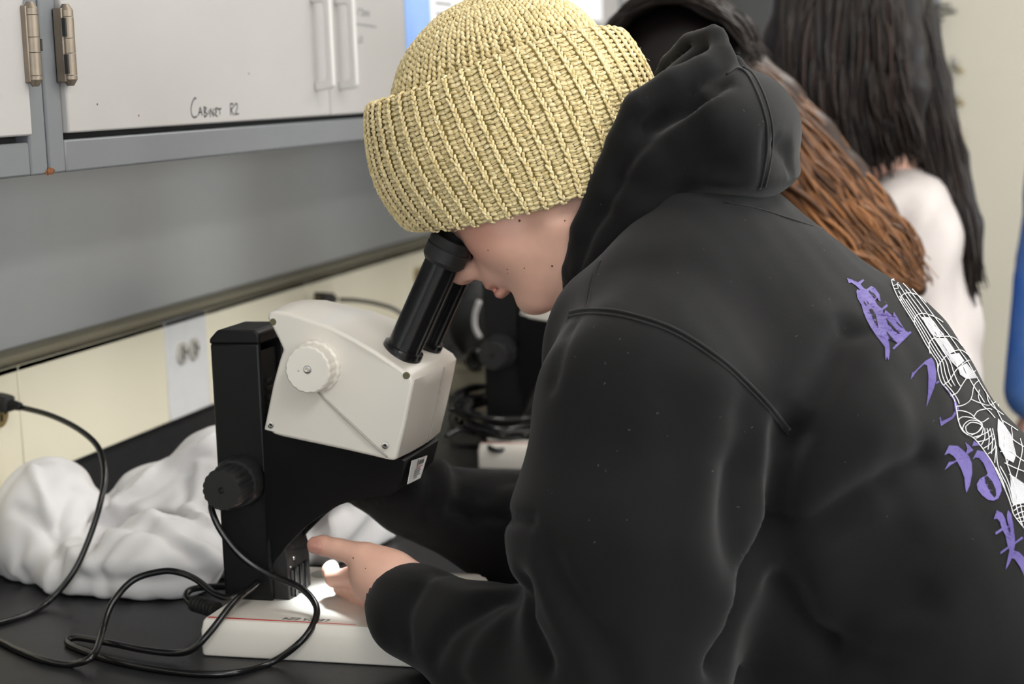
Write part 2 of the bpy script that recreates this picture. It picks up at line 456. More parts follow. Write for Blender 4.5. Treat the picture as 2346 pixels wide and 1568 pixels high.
def strokes(V, Q, tree, lst, it=1):
    """brush folds: each (pixel polyline, width m, height m) laid onto the surface where it is seen"""
    N = vnormals(V, Q); D = np.zeros(len(V))
    for pts, w, a in lst:
        P = catmull(np.array(pts, float), 5)
        W = [cast(tree, *p)[0] for p in P]; W = [x for x in W if x is not None]
        if len(W) < 2: continue
        W = np.array(W); near = np.linalg.norm(V - W.mean(0), axis=1) < np.ptp(W, axis=0).max() + 4 * w
        d = np.full(len(V), 9.0); d[near] = poly_dist(V[near], W)
        D += a * np.exp(-(d / w) ** 2)
    return V + N * D[:, None]
# ------------------------------------------------------------------ the room
RX0, RX1, RY0, RY1 = -2.2, 5.35, -5.2, 0.0
TZ = 0.90                                   # counter top
def struct(name, bm, m, parent=None, bev=0, label=None):
    o = obj(name, bm, m, parent)
    if parent is None: o['kind'] = 'structure'
    if label: o['label'] = label
    if bev: bevel(o, bev)
    return o
def sbox(name, lo, hi, m, bev=0, label=None): return struct(name, bx(bmesh.new(), lo, hi), m, None, bev, label)
sbox('floor', (RX0, RY0, -0.1), (RX1, RY1, 0), 'floor_tile', label='grey tiled laboratory floor')
sbox('ceiling', (RX0, RY0, CEIL_Z), (RX1, RY1, CEIL_Z + .1), 'ceiling_tile', label='white tiled ceiling')
sbox('wall_back', (RX0, 0.0, 0), (RX1, .1, CEIL_Z), 'wall_paint', label='beige wall behind the counter and cabinets')
sbox('wall_far', (RX1, RY0, 0), (RX1 + .1, RY1 + .1, CEIL_Z), 'wall_paint', label='plain beige wall at the far end of the room')
sbox('wall_near', (RX0 - .1, RY0, 0), (RX0, RY1, CEIL_Z), 'wall_paint', label='beige wall behind the photographer')
sbox('wall_right', (RX0, RY0 - .1, 0), (RX1, RY0, CEIL_Z), 'wall_paint', label='beige wall on the open side of the room')
M['sky_pane'] = mat('sky_pane', (0.8, 0.85, 0.9), 0.2, emit=(0.85, 0.92, 1.0, 1.5))  # glowing panes for the unseen windows; the long-wall ones are added for light
for i, ((wx, wy), ww, side) in enumerate(WINDOWS):
    wr = bpy.data.objects.new('window_%d' % (i + 1), None); COL.objects.link(wr); wr['kind'] = 'structure'; wr['label'] = ['tall window near the photographer in the long wall', 'middle window in the long wall opposite the counter', 'far window in the long wall opposite the counter', 'wide window behind the photographer'][i]
    wr.location = (wx, wy, WIN_Z0); wr.rotation_euler = (0, 0, 0 if side == 0 else -math.pi / 2)
    h_ = WIN_Z1 - WIN_Z0
    for lo, hi in (((-ww / 2 - .05, .002, -.05), (-ww / 2, .05, h_ + .05)), ((ww / 2, .002, -.05), (ww / 2 + .05, .05, h_ + .05)), ((-ww / 2, .002, -.05), (ww / 2, .05, 0)), ((-ww / 2, .002, h_), (ww / 2, .05, h_ + .05)), ((-.02, .002, 0), (.02, .04, h_))):
        box('frame', lo, hi, 'white_paint', wr)
    for q in (0, 1): box('pane', (-ww / 2 if q == 0 else .02, .004, 0), (-.02 if q == 0 else ww / 2, .010, h_), 'sky_pane', wr)
for i, (lx, ly) in enumerate(LIGHT_SPOTS):
    root = thing('ceiling_light', ['recessed light panel above the photographer', 'recessed light panel above the hooded person', 'recessed light panel nearest the far wall',
                 'second-row light panel over the near floor', 'second-row light panel over the middle floor', 'second-row light panel by the far corner'][i], 'light', (lx, ly, CEIL_Z), 'ceiling light panels')
    bm = bmesh.new()
    for lo, hi in (((-.62, -.32, -.06), (-.58, .32, 0)), ((.58, -.32, -.06), (.62, .32, 0)), ((-.58, -.32, -.06), (.58, -.28, 0)), ((-.58, .28, -.06), (.58, .32, 0))): bx(bm, lo, hi)
    obj('frame', bm, 'white_paint', root)
    box('diffuser', (-.58, -.28, -.05), (.58, .28, -.045), 'diffuser', root)

# grey metal back panel, cream raceway with outlets, black counter with backsplash
sbox('trim_1', (RX0 + .01, -.014, 1.10), (RX1 - .01, 0, 1.42), 'grey_metal', label='shiny grey metal panel between cabinets and raceway')
M['olive_strip'] = mat('olive_strip', (0.20, 0.18, 0.125), 0.4)
bm = bmesh.new(); prism(bm, [(-.0135, 1.1285), (-.030, 1.1285), (-.033, 1.132), (-.033, 1.139), (-.029, 1.1435), (-.0135, 1.146)], RX0 + .012, RX1 - .012, 0)
struct('trim_3', bm, 'olive_strip', None, .002, 'olive brown rolled lip along the foot of the grey panel')
race = bpy.data.objects.new('trim_2', None); COL.objects.link(race); race['kind'] = 'structure'; race['label'] = 'cream metal raceway strip with power outlets'
bm = bmesh.new(); bx(bm, (RX0 + .01, -.030, .985), (RX1 - .01, -.001, 1.122)); obj('channel', bm, 'dark_gap', race)
seams = [RX0 + .02, -.6, .1, .77, .91, 1.80, 1.936, 2.327, 2.462, 2.848, 2.982, 3.372, 3.506, 3.9, 4.03, 4.55, 4.68, RX1 - .02]
plates = {2.327: 'steel_plate'}
for a, b in zip(seams, seams[1:]):
    m_ = 'cream_panel' if not abs(a - 2.327) < .01 else 'steel_plate'
    bm = bmesh.new(); bx(bm, (a + .0012, -.037, .986), (b - .0012, -.029, 1.128)); bx(bm, (a + .0012, -.037, 1.120), (b - .0012, -.001, 1.128))
    bmesh.ops.recalc_face_normals(bm, faces=bm.faces)
    p = obj('panel', bm, m_, race); bevel(p, .0012, 2)
M['receptacle_steel'] = mat('receptacle_steel', (0.72, 0.70, 0.64), .35, metal=.35, var=(90, .3))
def outlet(xc, zc, parent, m_):
    """two round receptacles side by side with slots and a centre screw"""
    root = bpy.data.objects.new('outlet', None); COL.objects.link(root); root.parent = parent
    for s in (-1, 1):
        r = lathe('receptacle', [(0, 0), (.0165, 0), (.0165, .0035), (.0148, .0040), (0, .0040)], m_, root, 28, (xc + s * .0195, -.037, zc), (0, -1, 0), None, 15)
        r.scale = (1, 1, 1)
        bm = bmesh.new()
        for dz in (-.0052, .0052): bx(bm, (xc + s * .0195 - .0012 - .001, -.0424, zc + dz - .0042), (xc + s * .0195 + .0012 - .001, -.0412, zc + dz + .0042))
        bx(bm, (xc + s * .0195 + .006, -.0424, zc - .002), (xc + s * .0195 + .010, -.0412, zc + .002))
        obj('slots', bm, 'dark_gap', r)
    lathe('screw', [(0, 0), (.0032, 0), (.0028, .0016), (0, .0018)], 'brass_old', root, 14, (xc, -.037, zc), (0, -1, 0))
    return root
outlet(2.392, 1.078, race, 'receptacle_steel'); outlet(1.868, 1.078, race, 'brass_old'); outlet(2.935, 1.076, race, 'brass_old'); outlet(3.44, 1.076, race, 'brass_old')

ct = thing('counter', 'long matte black laboratory counter running along the wall', 'counter', (1.5, -.37, 0))
world_child(box('worktop', (RX0 + .02, -.76, TZ - .032), (RX1 - .02, -.001, TZ), 'counter', None, .004), ct)
world_child(box('backsplash', (RX0 + .02, -.024, TZ), (RX1 - .02, -.001, .986), 'counter', None, .002), ct)
for k in range(6):
    a = RX0 + .05 + k * 1.45
    world_child(box('support_panel', (a, -.70, 0), (a + .03, -.002, TZ - .033), 'grey_paint', None, .002), ct)
world_child(box('front_panel', (RX0 + .05, -.66, .0), (RX1 - .03, -.64, TZ - .033), 'grey_paint', None, .002), ct)

# ------------------------------------------------------------------ wall cabinets
CY = -.33; CZ0, CZ1 = 1.374, 2.20
def hinge(parent, xb, z0, side):
    """five-knuckle hinge: barrel on the frame edge, leaf folded onto the door (side=+1: door lies towards +x)"""
    root = bpy.data.objects.new('hinge', None); COL.objects.link(root); root.parent = parent
    L = .077; yb = CY - .005 - .0055
    cuts = [0, .13, .40, .58, .84, 1.0]
    for i in range(5):
        a, b = z0 + L * cuts[i] + .0003, z0 + L * cuts[i + 1] - .0003
        r = .0068
        prof = [(0, 0), (r, 0), (r, b - a), (0, b - a)]
        if i == 0: prof = [(0, 0), (r * .45, 0), (r, .006), (r, b - a), (0, b - a)]
        if i == 4: prof = [(0, 0), (r, 0), (r, b - a - .006), (r * .45, b - a), (0, b - a)]
        lathe('knuckle', prof, 'hinge_metal', root, 16, (xb, yb, a), (0, 0, 1), None, 30)
    bm = bmesh.new(); bx(bm, (xb - .008 if side < 0 else xb - .0085, yb, z0 + .004), (xb + .0085 if side < 0 else xb + .008, CY - .001, z0 + L - .004))
    o = obj('leaf', bm, 'hinge_metal', root); bevel(o, .001, 2)
    bm = bmesh.new(); xs = xb - .0093 if side > 0 else xb + .0087
    for f0, f1 in ((.15, .385), (.60, .825)) if side > 0 else ((.42, .56),): bx(bm, (xs - .0010, yb - .004, z0 + L * f0), (xs + .0018, yb - .0005, z0 + L * f1))
    obj('slot', bm, 'dark_gap', root)
    return root
def pull(parent, xc, z0, z1):
    """white square-section wire pull standing off the door"""
    yb = CY - .005
    bm = bmesh.new(); w = .0062; t = .0045
    prism(bm, [(yb, z0 - w), (yb - .021, z0 - w * .6), (yb - .026, z0), (yb - .026, z1), (yb - .021, z1 + w * .6), (yb, z1 + w), (yb, z1 - w), (yb - .015, z1 - w), (yb - .017, z1 - 2 * w), (yb - .017, z0 + 2 * w), (yb - .015, z0 + w), (yb, z0 + w)], xc - t, xc + t, 0)
    o = obj('handle', bm, 'handle_white', parent); bevel(o, .0018, 2); return o
def wall_cabinet(x0, x1, label, group='steel wall cabinets above the counter'):
    root = thing('wall_cabinet', label, 'cabinet', ((x0 + x1) / 2, -.17, CZ0), group)
    W = lambda o: world_child(o, root)
    st = .031; rb = .031
    bm = bmesh.new()
    for lo, hi in (((x0, CY, CZ0), (x0 + st, -.016, CZ1)), ((x1 - st, CY, CZ0), (x1, -.016, CZ1)), ((x0 + st, CY, CZ0), (x1 - st, -.016, CZ0 + rb)),
                   ((x0 + st, CY, CZ1 - rb), (x1 - st, -.016, CZ1)), ((x0 + st, -.03, CZ0 + rb), (x1 - st, -.016, CZ1 - rb))):
        lo = (lo[0] + .0005, lo[1], lo[2]); hi = (hi[0] - .0005, hi[1], hi[2]); bx(bm, lo, hi)
    o = W(obj('body', bm, 'grey_paint')); bevel(o, .0022, 2)
    W(box('reveal', (x0 + st, CY + .014, CZ0 + rb), (x1 - st, CY + .02, CZ1 - rb), 'dark_gap'))
    xm = (x0 + x1) / 2; doors = []
    for s in (0, 1):
        a = x0 + st + .001 if s == 0 else xm + .0012; b = xm - .0012 if s == 0 else x1 - st - .001
        d = box('door', (a, CY - .005, CZ0 + rb + .006), (b, CY + .010, CZ1 - rb - .004), 'white_paint', None, .002); W(d); doors.append(d)
        for zz in (1.455, CZ1 - .16): hinge(d, a - .001 if s == 0 else b + .001, zz, 1 if s == 0 else -1)
        pull(d, xm - .048 if s == 0 else xm + .036, 1.449, 1.56)
    return root, doors
wall_cabinet(.115, 1.536, 'white-doored grey wall cabinet cut off by the left edge of the photo')
cab2, doors2 = wall_cabinet(1.538, 2.956, 'white-doored wall cabinet marked CABINET R2 in marker')
wall_cabinet(2.958, 4.02, 'white-doored grey wall cabinet mostly hidden behind the knitted hat')
wall_cabinet(4.022, 5.085, 'white-doored grey wall cabinet at the far end of the row')
# rust chip at the foot of the seam between the first two cabinets
bm = bmesh.new(); bmesh.ops.create_icosphere(bm, subdivisions=2, radius=.0045)
for v in bm.verts: v.co = Vector((v.co.x * 1.6, v.co.y * .35, v.co.z * .8)) * (1 + .35 * random.uniform(-1, 1)) + Vector((1.537, CY - .0008, CZ0 + .003))
world_child(obj('rust_spot', bm, 'rust'), cab2)

# handwriting on the doors, drawn as strokes of ink on the door skin
YD = CY - .0052
def ink(name, strokes_, parent, m_, r=.0009, zoom=None):
    Vs, Fs = [], []; n = 0
    for s in strokes_:
        P = np.array([ony(p[0] / 2.44375, p[1] / 2.44375, YD) for p in s])
        P = catmull(P, 4)
        V, F = tube_np(P, r, 6); V[:, 1] = YD + (V[:, 1] - YD) * .25
        Vs.append(V); Fs += [tuple(i + n for i in f) for f in F]; n += len(V)
    return obj(name, np_mesh(name, np.vstack(Vs), Fs), m_, parent)
for strokes_ in (
    [[(1099, 552), (1090, 550), (1078, 572), (1070, 605), (1074, 643), (1088, 658), (1104, 650)]],
    [[(1110, 646), (1122, 600)], [(1122, 600), (1133, 648)], [(1114, 630), (1131, 628)]],
    [[(1142, 600), (1145, 655)], [(1141, 600), (1156, 606), (1146, 624), (1161, 640), (1145, 656)]],
    [[(1167, 618), (1170, 642)]],
    [[(1178, 656), (1177, 608)], [(1177, 608), (1196, 652)], [(1196, 652), (1194, 606)]],
    [[(1218, 604), (1204, 612), (1213, 625), (1203, 640), (1218, 652)]],
    [[(1219, 612), (1239, 608)], [(1229, 610), (1232, 642)]],
    [[(1292, 646), (1290, 582)], [(1290, 582), (1305, 582), (1305, 602), (1292, 613)], [(1292, 613), (1310, 646)]],
    [[(1314, 594), (1321, 579), (1330, 590), (1326, 612), (1317, 640)], [(1317, 640), (1338, 637)]]):
    ink('handwritten_letter', strokes_, doors2[0], 'ink_black')
for strokes_ in (
    [[(2003, 84), (2006, 52), (2018, 54)]], [[(2024, 40), (2024, 86)], [(2024, 62), (2038, 60), (2038, 84), (2024, 86)]],
    [[(2046, 64), (2042, 78), (2050, 88), (2055, 74), (2047, 64)]], [[(2060, 90), (2060, 66), (2067, 70), (2068, 94)]],
    [[(1960, 128), (1985, 134), (2050, 142), (2106, 150)]], [[(2008, 205), (2006, 238), (2016, 236)]], [[(2022, 204), (2018, 224), (2026, 238), (2030, 214), (2022, 204)]]):
    ink('handwritten_letter', strokes_, doors2[1], 'ink_faint', .0011)
for (u, v) in ((223, 239), (570, 169), (318, 265)):
    p = ony(u, v, YD); lathe('stain', [(0, 0), (.0011, 0), (.0008, .0004), (0, .0005)], 'rust', doors2[0], 10, p, (0, -1, 0))
# poster taped to the right door
po = thing('poster', 'blue and white printed poster taped to a cabinet door behind the hat', 'poster', (2.72, CY - .02, 1.45))
PX0, PX1, PZ0, PZ1 = ony(928, 60, YD)[0], 2.915, 1.462, 1.98
world_child(box('sheet', (PX0, YD - .0012, PZ0), (PX1, YD, PZ1), 'poster_blue'), po)
world_child(box('text_block', (PX0 + .115, YD - .0018, PZ0 + .03), (PX1 - .012, YD - .0012, PZ1 - .02), 'paper'), po)
for k in range(9):
    zz = 1.60 - k * .016
    world_child(box('text_line', (PX0 + .14, YD - .0021, zz), (PX0 + .30 - (k % 3) * .04, YD - .0018, zz + (.007 if k % 4 == 0 else .004)), 'ink_faint'), po)
# papers on the far doors
for nm, (u, v), w, h, lab in (('notice_sheet', (1340, 10), .30, .2, 'white paper sheet taped to the cabinet door right of the poster'),):
    c = ony(u, v, YD); o = box(nm, (c[0] - w / 2, YD - .001, c[2] - .03), (c[0] + w / 2, YD, c[2] + h), 'paper'); tag(o, lab, 'paper')

# far wall: dark board with its metal edge, a black bracket and chrome hooks
bd = thing('wall_board', 'large dark grey board on the far wall beside the cabinets', 'board', (RX1 - .02, -.6, 1.2))
world_child(box('panel', (RX1 - .030, -.885, .95), (RX1 - .002, -.06, 2.45), 'dark_board', None, .002), bd)
world_child(box('edge_strip', (RX1 - .045, -.955, .95), (RX1 - .002, -.888, 2.45), 'grey_paint', None, .003), bd)
br = thing('wall_bracket', 'black metal bracket on the edge of the grey board', 'bracket', (RX1 - .05, -.93, 1.58))
for dz in (0, .035): world_child(box('arm', (RX1 - .075, -.965 - (.02 if dz else 0), 1.578 + dz), (RX1 - .046, -.86, 1.588 + dz), 'black_plastic', None, .002), br)
world_child(box('plate', (RX1 - .060, -.915, 1.56), (RX1 - .0455, -.895, 1.64), 'black_plastic', None, .002), br)
world_child(tube('lever', [(RX1 - .065, -.96, 1.60), (RX1 - .085, -.985, 1.60), (RX1 - .085, -1.0, 1.602)], .006, 'black_plastic', None, 8, 3), br)
M['hook_metal'] = mat('hook_metal', (0.30, 0.29, 0.27), .35, metal=.8)
for i, (u, v) in enumerate(((2190, 148), (2192, 222), (2194, 300))):
    p = onx(u, v, RX1)
    hk = thing('wall_hook', ['topmost small chrome hook on the beige far wall', 'middle small chrome hook on the beige far wall', 'lowest small chrome hook on the beige far wall'][i], 'hook', (RX1, p[1], p[2]), 'chrome hooks on the far wall')
    lathe('rose', [(0, 0), (.013, 0), (.012, .004), (.006, .008), (0, .008)], 'hook_metal', hk, 20, (0, 0, 0), (-1, 0, 0))
    tube('prong', [(-.008, 0, 0), (-.04, .004, -.012), (-.055, .006, 0), (-.055, .006, .022)], [.006, .005, .005, .007], 'hook_metal', hk, 8, 4)
    tube('prong', [(-.008, 0, .0), (-.03, -.012, -.022), (-.042, -.018, -.018)], [.006, .005, .006], 'brass_old', hk, 8, 4)
# ------------------------------------------------------------------ stereo microscope
MO = np.array([1.575, -.437, TZ])
MID = .104
def L2(u, v, lx):
    """photo point on the microscope's local plane x = lx -> local (y, z)"""
    q = onx(u, v, MO[0] + lx) - MO; return q[1], q[2]
def microscope(label, light=True):
    root = thing('microscope', label, 'microscope', tuple(MO), 'stereo microscopes on the counter')
    # base slab with softened sides and bowed front
    def outline(off):
        x0, x1, y0, y1 = off, .207 - off, -off, -.231 + off
        P = []
        for a0 in (90, 180, 270, 0):
            r = .0042 if a0 in (90, 0) else .010
            cx_ = (x0 + r) if a0 in (90, 180) else (x1 - r); cy_ = (y0 - r) if a0 in (90, 0) else (y1 + r)
            for k in range(5):
                a = math.radians(a0 + 22.5 * k); P.append([cx_ + r * math.cos(a), cy_ + r * math.sin(a)])
            if a0 == 180:
                for t in np.linspace(.06, .94, 12): P.append([x0 + (x1 - x0) * t, y1 - .028 * math.sin(math.pi * t)])
        return P
    rings = [(.0016, .0006), (.0005, .0016), (.0, .0030), (.0, .026), (.0018, .0345), (.0034, .0368), (.006, .0373)]
    bm = bmesh.new(); vr = []
    for off, z in rings: vr.append([bm.verts.new((x, y, z)) for x, y in outline(off)])
    n = len(vr[0])
    for a, b in zip(vr, vr[1:]):
        for k in range(n): bm.faces.new((a[k], a[(k + 1) % n], b[(k + 1) % n], b[k]))
    bm.faces.new(vr[0][::-1]); bm.faces.new(vr[-1]); bmesh.ops.recalc_face_normals(bm, faces=bm.faces)
    base = smooth(obj('base', bm, 'scope_white', root), 25)
    bm = bmesh.new(); zt = .0374
    pts = [(.0068, -.006), (.0068, -.160), (.0072, -.160), (.0100, -.006)]
    prism(bm, pts, zt - .0003, zt + .0003, 2); obj('red_stripe', bm, 'red_line', base)
    text_mesh('lettering', 'LEICA EZ4', .0105, 'ink_grey', base, frame_mw((.0165, -.106, zt), (0, 1, 0), (-1, 0, 0)), .25, .0002)
    lathe('stage_plate', [(0, 0), (.030, 0), (.030, .0006), (.0285, .0010), (0, .0010)], 'glass', base, 40, (MID, -.150, zt - .0004))
    bm = bmesh.new(); lathe_bm(bm, [(.0155, 0), (.0165, 0), (.0165, .0004), (.0155, .0004)], 32, (.178, -.062, zt))
    obj('symbol', bm, 'groove_grey', base); bm = bmesh.new(); bx(bm, (.172, -.066, zt), (.184, -.064, zt + .0003)); bx(bm, (.175, -.062, zt), (.181, -.059, zt + .0003)); obj('symbol', bm, 'groove_grey', base)
    lathe('foot', [(0, 0), (.010, 0), (.010, .004), (0, .004)], 'black_rubber', base, 16, (.02, -.02, .0002))
    # column: U channel open to the user, capped
    x0, x1, y0, y1, zb, ztp = .0713, .137, .006, -.047, .0365, .2985
    bm = bmesh.new(); t = .006
    prism(bm, [(x0, y1), (x0, y0), (x1, y0), (x1, y1), (x1 - t, y1), (x1 - t, y0 - t), (x0 + t, y0 - t), (x0 + t, y1)], zb, ztp, 2)
    colm = obj('column', bm, 'black_plastic', root); bevel(colm, .0035, 3)
    bm = bmesh.new()
    prism(bm, [(y1 - .0005, ztp - .001), (y0 + .0005, ztp - .001), (y0 + .0005, ztp + .004), (y0 - .009, ztp + .0135), (y1 + .004, ztp + .0135), (y1 - .0005, ztp + .009)], x0 - .0003, x1 + .0003, 0)
    bevel(obj('cap', bm, 'black_plastic', colm), .003, 3)
    # rack and slide carriage between the column walls
    bm = bmesh.new(); bx(bm, (x0 + t + .001, -.040, .060), (x1 - t - .001, -.004, ztp - .01)); obj('slide', bm, 'black_plastic', colm)
    bm = bmesh.new()
    for k in range(24): bx(bm, (.098, -.0425, .06 + k * .0085), (.110, -.0402, .0635 + k * .0085))
    obj('rack', bm, 'black_rubber', colm)
    # lower illuminator foot with vents, screws and signal lights
    bm = bmesh.new(); prism(bm, [(-.036, .0372), (-.036, .074), (-.040, .086), (-.058, .100), (-.0625, .082), (-.0625, .0372)], .0775, .1345, 0)
    ill = obj('illuminator', bm, 'black_rubber', root); bevel(ill, .0015, 2)
    bm = bmesh.new()
    for k in range(4): bx(bm, (.082 + k * .0135, -.0640, .040), (.0875 + k * .0135, -.0622, .066))
    obj('vent', bm, 'dark_gap', ill)
    bm = bmesh.new()
    for k in range(3): bx(bm, (.0885 + k * .0135, -.0650, .0385), (.0935 + k * .0135, -.0620, .067))
    obj('fin', bm, 'black_gloss', ill)
    for (xx, zz, r) in ((.094, .0765, .0026), (.084, .0700, .0016)):
        lathe('screw', [(0, 0), (r, 0), (r * .8, .001), (0, .001)], 'chrome', ill, 14, (xx, -.0622, zz), (0, -1, 0))
    for (xx, yy, zz) in ((.087, -.0500, .0945), (.0905, -.053, .097), (.083, -.0475, .0925)):
        lathe('signal_light', [(0, 0), (.0012, 0), (.0008, .0009), (0, .0010)], 'led' if light else 'lens', ill, 10, (xx, yy, zz), (0, -.6, .8))
    # focus knobs on both flanks
    for s in (-1, 1):
        xs = x0 if s < 0 else x1
        k = lathe('focus_knob', [(0, 0), (.0260, 0), (.0255, .016), (.0240, .020), (0, .0205)], 'knob_black', root, 64, (xs, -.021, .161), (s, 0, 0), (16, .0008))
        lathe('grip', [(0, .020), (.0212, .020), (.0212, .046), (.0198, .0495), (.0035, .0495), (.003, .0478), (0, .0478)], 'knob_black', k, 96, (xs, -.021, .161), (s, 0, 0), (18, .0011))
    # black lower housing with arched underside
    side = [(603, 985), (905, 1045), (926, 1058), (918, 1105), (895, 1135), (860, 1139), (820, 1144), (780, 1157), (740, 1178), (700, 1208), (660, 1248), (632, 1283), (621, 1300), (611, 1290)]
    hw = [.048, .053, .053, .050, .044, .040, .036, .033, .030, .028, .027, .027, .027, .032]     # half widths: the housing narrows towards its foot
    P = [L2(u, v, MID - w) for (u, v), w in zip(side, hw)]
    bm = bmesh.new(); A = [bm.verts.new((MID - w, y, z)) for (y, z), w in zip(P, hw)]; B = [bm.verts.new((MID + w, y, z)) for (y, z), w in zip(P, hw)]
    n = len(P)
    for i in range(n):
        if i in range(4, 12): continue
        bm.faces.new((A[i], A[(i + 1) % n], B[(i + 1) % n], B[i]))
    A2 = [bm.verts.new((v.co.x + .004, v.co.y, v.co.z)) for v in A]; B2 = [bm.verts.new((v.co.x - .004, v.co.y, v.co.z)) for v in B]
    for i in range(4, 12):
        bm.faces.new((A[i], A[i + 1], A2[i + 1], A2[i])); bm.faces.new((B[i], B[i + 1], B2[i + 1], B2[i]))
    up = .020
    A3 = [bm.verts.new((v.co.x, v.co.y, v.co.z + up)) for v in A2[4:13]]; B3 = [bm.verts.new((v.co.x, v.co.y, v.co.z + up)) for v in B2[4:13]]
    for i in range(8):
        bm.faces.new((A2[4 + i], A2[5 + i], A3[i + 1], A3[i])); bm.faces.new((B2[4 + i], B2[5 + i], B3[i + 1], B3[i])); bm.faces.new((A3[i], A3[i + 1], B3[i + 1], B3[i]))
    bm.faces.new((A2[4], A3[0], B3[0], B2[4])); bm.faces.new((A2[12], A3[8], B3[8], B2[12]))
    bm.faces.new(A[::-1]); bm.faces.new(B)
    bmesh.ops.remove_doubles(bm, verts=bm.verts, dist=1e-6); bmesh.ops.recalc_face_normals(bm, faces=bm.faces)
    hs = obj('housing', bm, 'black_plastic', root); smooth(hs, 30)
    for (yy, zz) in ((-.110, .138), (-.150, .152)):
        pass
    lathe('objective_window', [(0, 0), (.024, 0), (.026, .004), (.022, .008), (0, .008)], 'lens', hs, 32, (MID, -.150, .160), (0, 0, 1))
    # sticker with logo and small print on the front of the housing
    S = [Vector(q) for q in ((.060, -.1995, .1635), (.094, -.2010, .1625), (.113, -.2025, .1810), (.066, -.2030, .1855))]
    bm = bmesh.new(); vs = [bm.verts.new(q) for q in S] + [bm.verts.new(q + Vector((0, .0006, 0))) for q in S]
    bm.faces.new(vs[:4]); bm.faces.new(vs[4:][::-1])
    for i in range(4): bm.faces.new((vs[i], vs[(i + 1) % 4], vs[4 + (i + 1) % 4], vs[4 + i]))
    bmesh.ops.recalc_face_normals(bm, faces=bm.faces)
    stk = obj('sticker', bm, 'sticker', hs)
    def on_st(a, b): return (S[0] * (1 - a) + S[1] * a) * (1 - b) + (S[3] * (1 - a) + S[2] * a) * b + Vector((0, -.0004, 0))
    def st_quad(nm, a0, a1, b0, b1, m_):
        bm = bmesh.new(); bm.faces.new([bm.verts.new(on_st(a, b)) for a, b in ((a0, b0), (a1, b0), (a1, b1), (a0, b1))]); obj(nm, bm, m_, stk)
    for a in (.40, .50, .57, .64, .71, .78): st_quad('logo', a, a + .045, .66 + (.0 if a < .5 else .06), .97 - (0 if a < .5 else .06), 'ink_black')
    st_quad('logo_line', .38, .83, .60, .63, 'red_line'); st_quad('logo_line', .62, .86, .97, .985, 'red_line')
    for k, (b, w) in enumerate(((.50, .4), (.42, .46), (.34, .42), (.24, .5), (.14, .3))):
        for q in range(5): st_quad('print_line', .32 + w * q / 5, .32 + w * (q + .75) / 5, b, b + .045, 'ink_grey')
    # white optical head: lofted between two tapered flanks
    near = [(611, 728), (616, 716), (630, 714), (660, 717), (700, 730), (758, 750), (810, 776), (865, 809), (910, 840), (938, 859), (947, 872), (942, 900), (925, 980), (908, 1050), (903, 1057), (890, 1055), (800, 1034), (700, 1013), (612, 994), (603, 988), (612, 945), (625, 880), (640, 825), (648, 802), (638, 780)]
    wf = lambda u: .046 + (.068 - .046) * min(1, max(0, (u - 610) / 230.0))
    pr = []
    for u, v in near:
        w = wf(u); y, z = L2(u, v, MID - w); pr.append((w, y, z))
    bm = bmesh.new(); n = len(pr)
    cols = []
    for f in (-1, -.5, 0, .5, 1):
        bow = (1 - f * f)
        cols.append([bm.verts.new((MID + f * w, y - (.0045 * bow if 9 <= i <= 14 else 0), z + (.0035 * bow if 1 <= i <= 9 else 0))) for i, (w, y, z) in enumerate(pr)])
    for a, b in zip(cols, cols[1:]):
        for i in range(n): bm.faces.new((a[i], a[(i + 1) % n], b[(i + 1) % n], b[i]))
    bm.faces.new(cols[0][::-1]); bm.faces.new(cols[-1]); bmesh.ops.recalc_face_normals(bm, faces=bm.faces)
    head = obj('optical_head', bm, 'scope_white', root); b = bevel(head, .0048, 4, 50)
    # parting line along the front and diagonal joint on the flank
    fx = MID + .012
    fp = [(pr[i][1], pr[i][2]) for i in (10, 11, 12, 13)]
    tube('parting_line', [(fx, y - .0051, z) for y, z in fp], .0006, 'groove_grey', head, 6, 3)
    dj = [L2(u, v, MID - wf(u)) for u, v in ((722, 892), (760, 930), (800, 968), (850, 1015), (888, 1048))]
    tube('joint', [(MID - wf(u) - .0003, y, z) for (y, z), u in zip(dj, (722, 760, 800, 850, 888))], .0011, 'groove_grey', head, 6, 3)
    for (u, v, kind) in ((626, 738, 0), (931, 861, 0), (621, 974, 1), (883, 1021, 1)):
        w = wf(u); y, z = L2(u, v, MID - w)
        if kind == 0: lathe('screw_hole', [(0, 0), (.0034, 0), (.0034, .0012), (.0022, .0016), (0, .0008)], 'groove_dark', head, 18, (MID - w + .0006, y, z), (-1, 0, 0))
        else:
            s_ = lathe('screw', [(0, 0), (.0034, 0), (.0033, .0016), (.0020, .0018), (.0018, .0010), (0, .0010)], 'chrome', head, 18, (MID - w + .0002, y, z), (-1, 0, 0))
            lathe('socket', [(0, 0), (.0015, 0), (.0015, .0013), (0, .0013)], 'dark_gap', s_, 6, (MID - w + .0002, y, z), (-1, 0, 0))
    # zoom knobs on both flanks
    ky, kz = L2(697, 851, .015)
    for s in (-1, 1):
        xs = MID + s * (wf(700) - .002)
        k = lathe('zoom_knob', [(0, 0), (.0262, 0), (.0255, .010), (.0232, .012), (.0230, .0275), (.0215, .0290), (.0045, .0290), (.0042, .0275), (0, .0275)], 'scope_white', root, 96, (xs, ky, kz), (s, 0, 0), (18, .0009))
        lathe('screw', [(0, .026), (.0036, .026), (.0036, .0287), (.0022, .0289), (.002, .0278), (0, .0278)], 'chrome', k, 18, (xs, ky, kz), (s, 0, 0))
        bm = bmesh.new(); lathe_bm(bm, [(0, 0), (.0009, 0), (.0009, .0006), (0, .0006)], 8, (xs + s * .0288, ky + .009, kz - .001), (s, 0, 0)); obj('index_mark', bm, 'groove_grey', k)
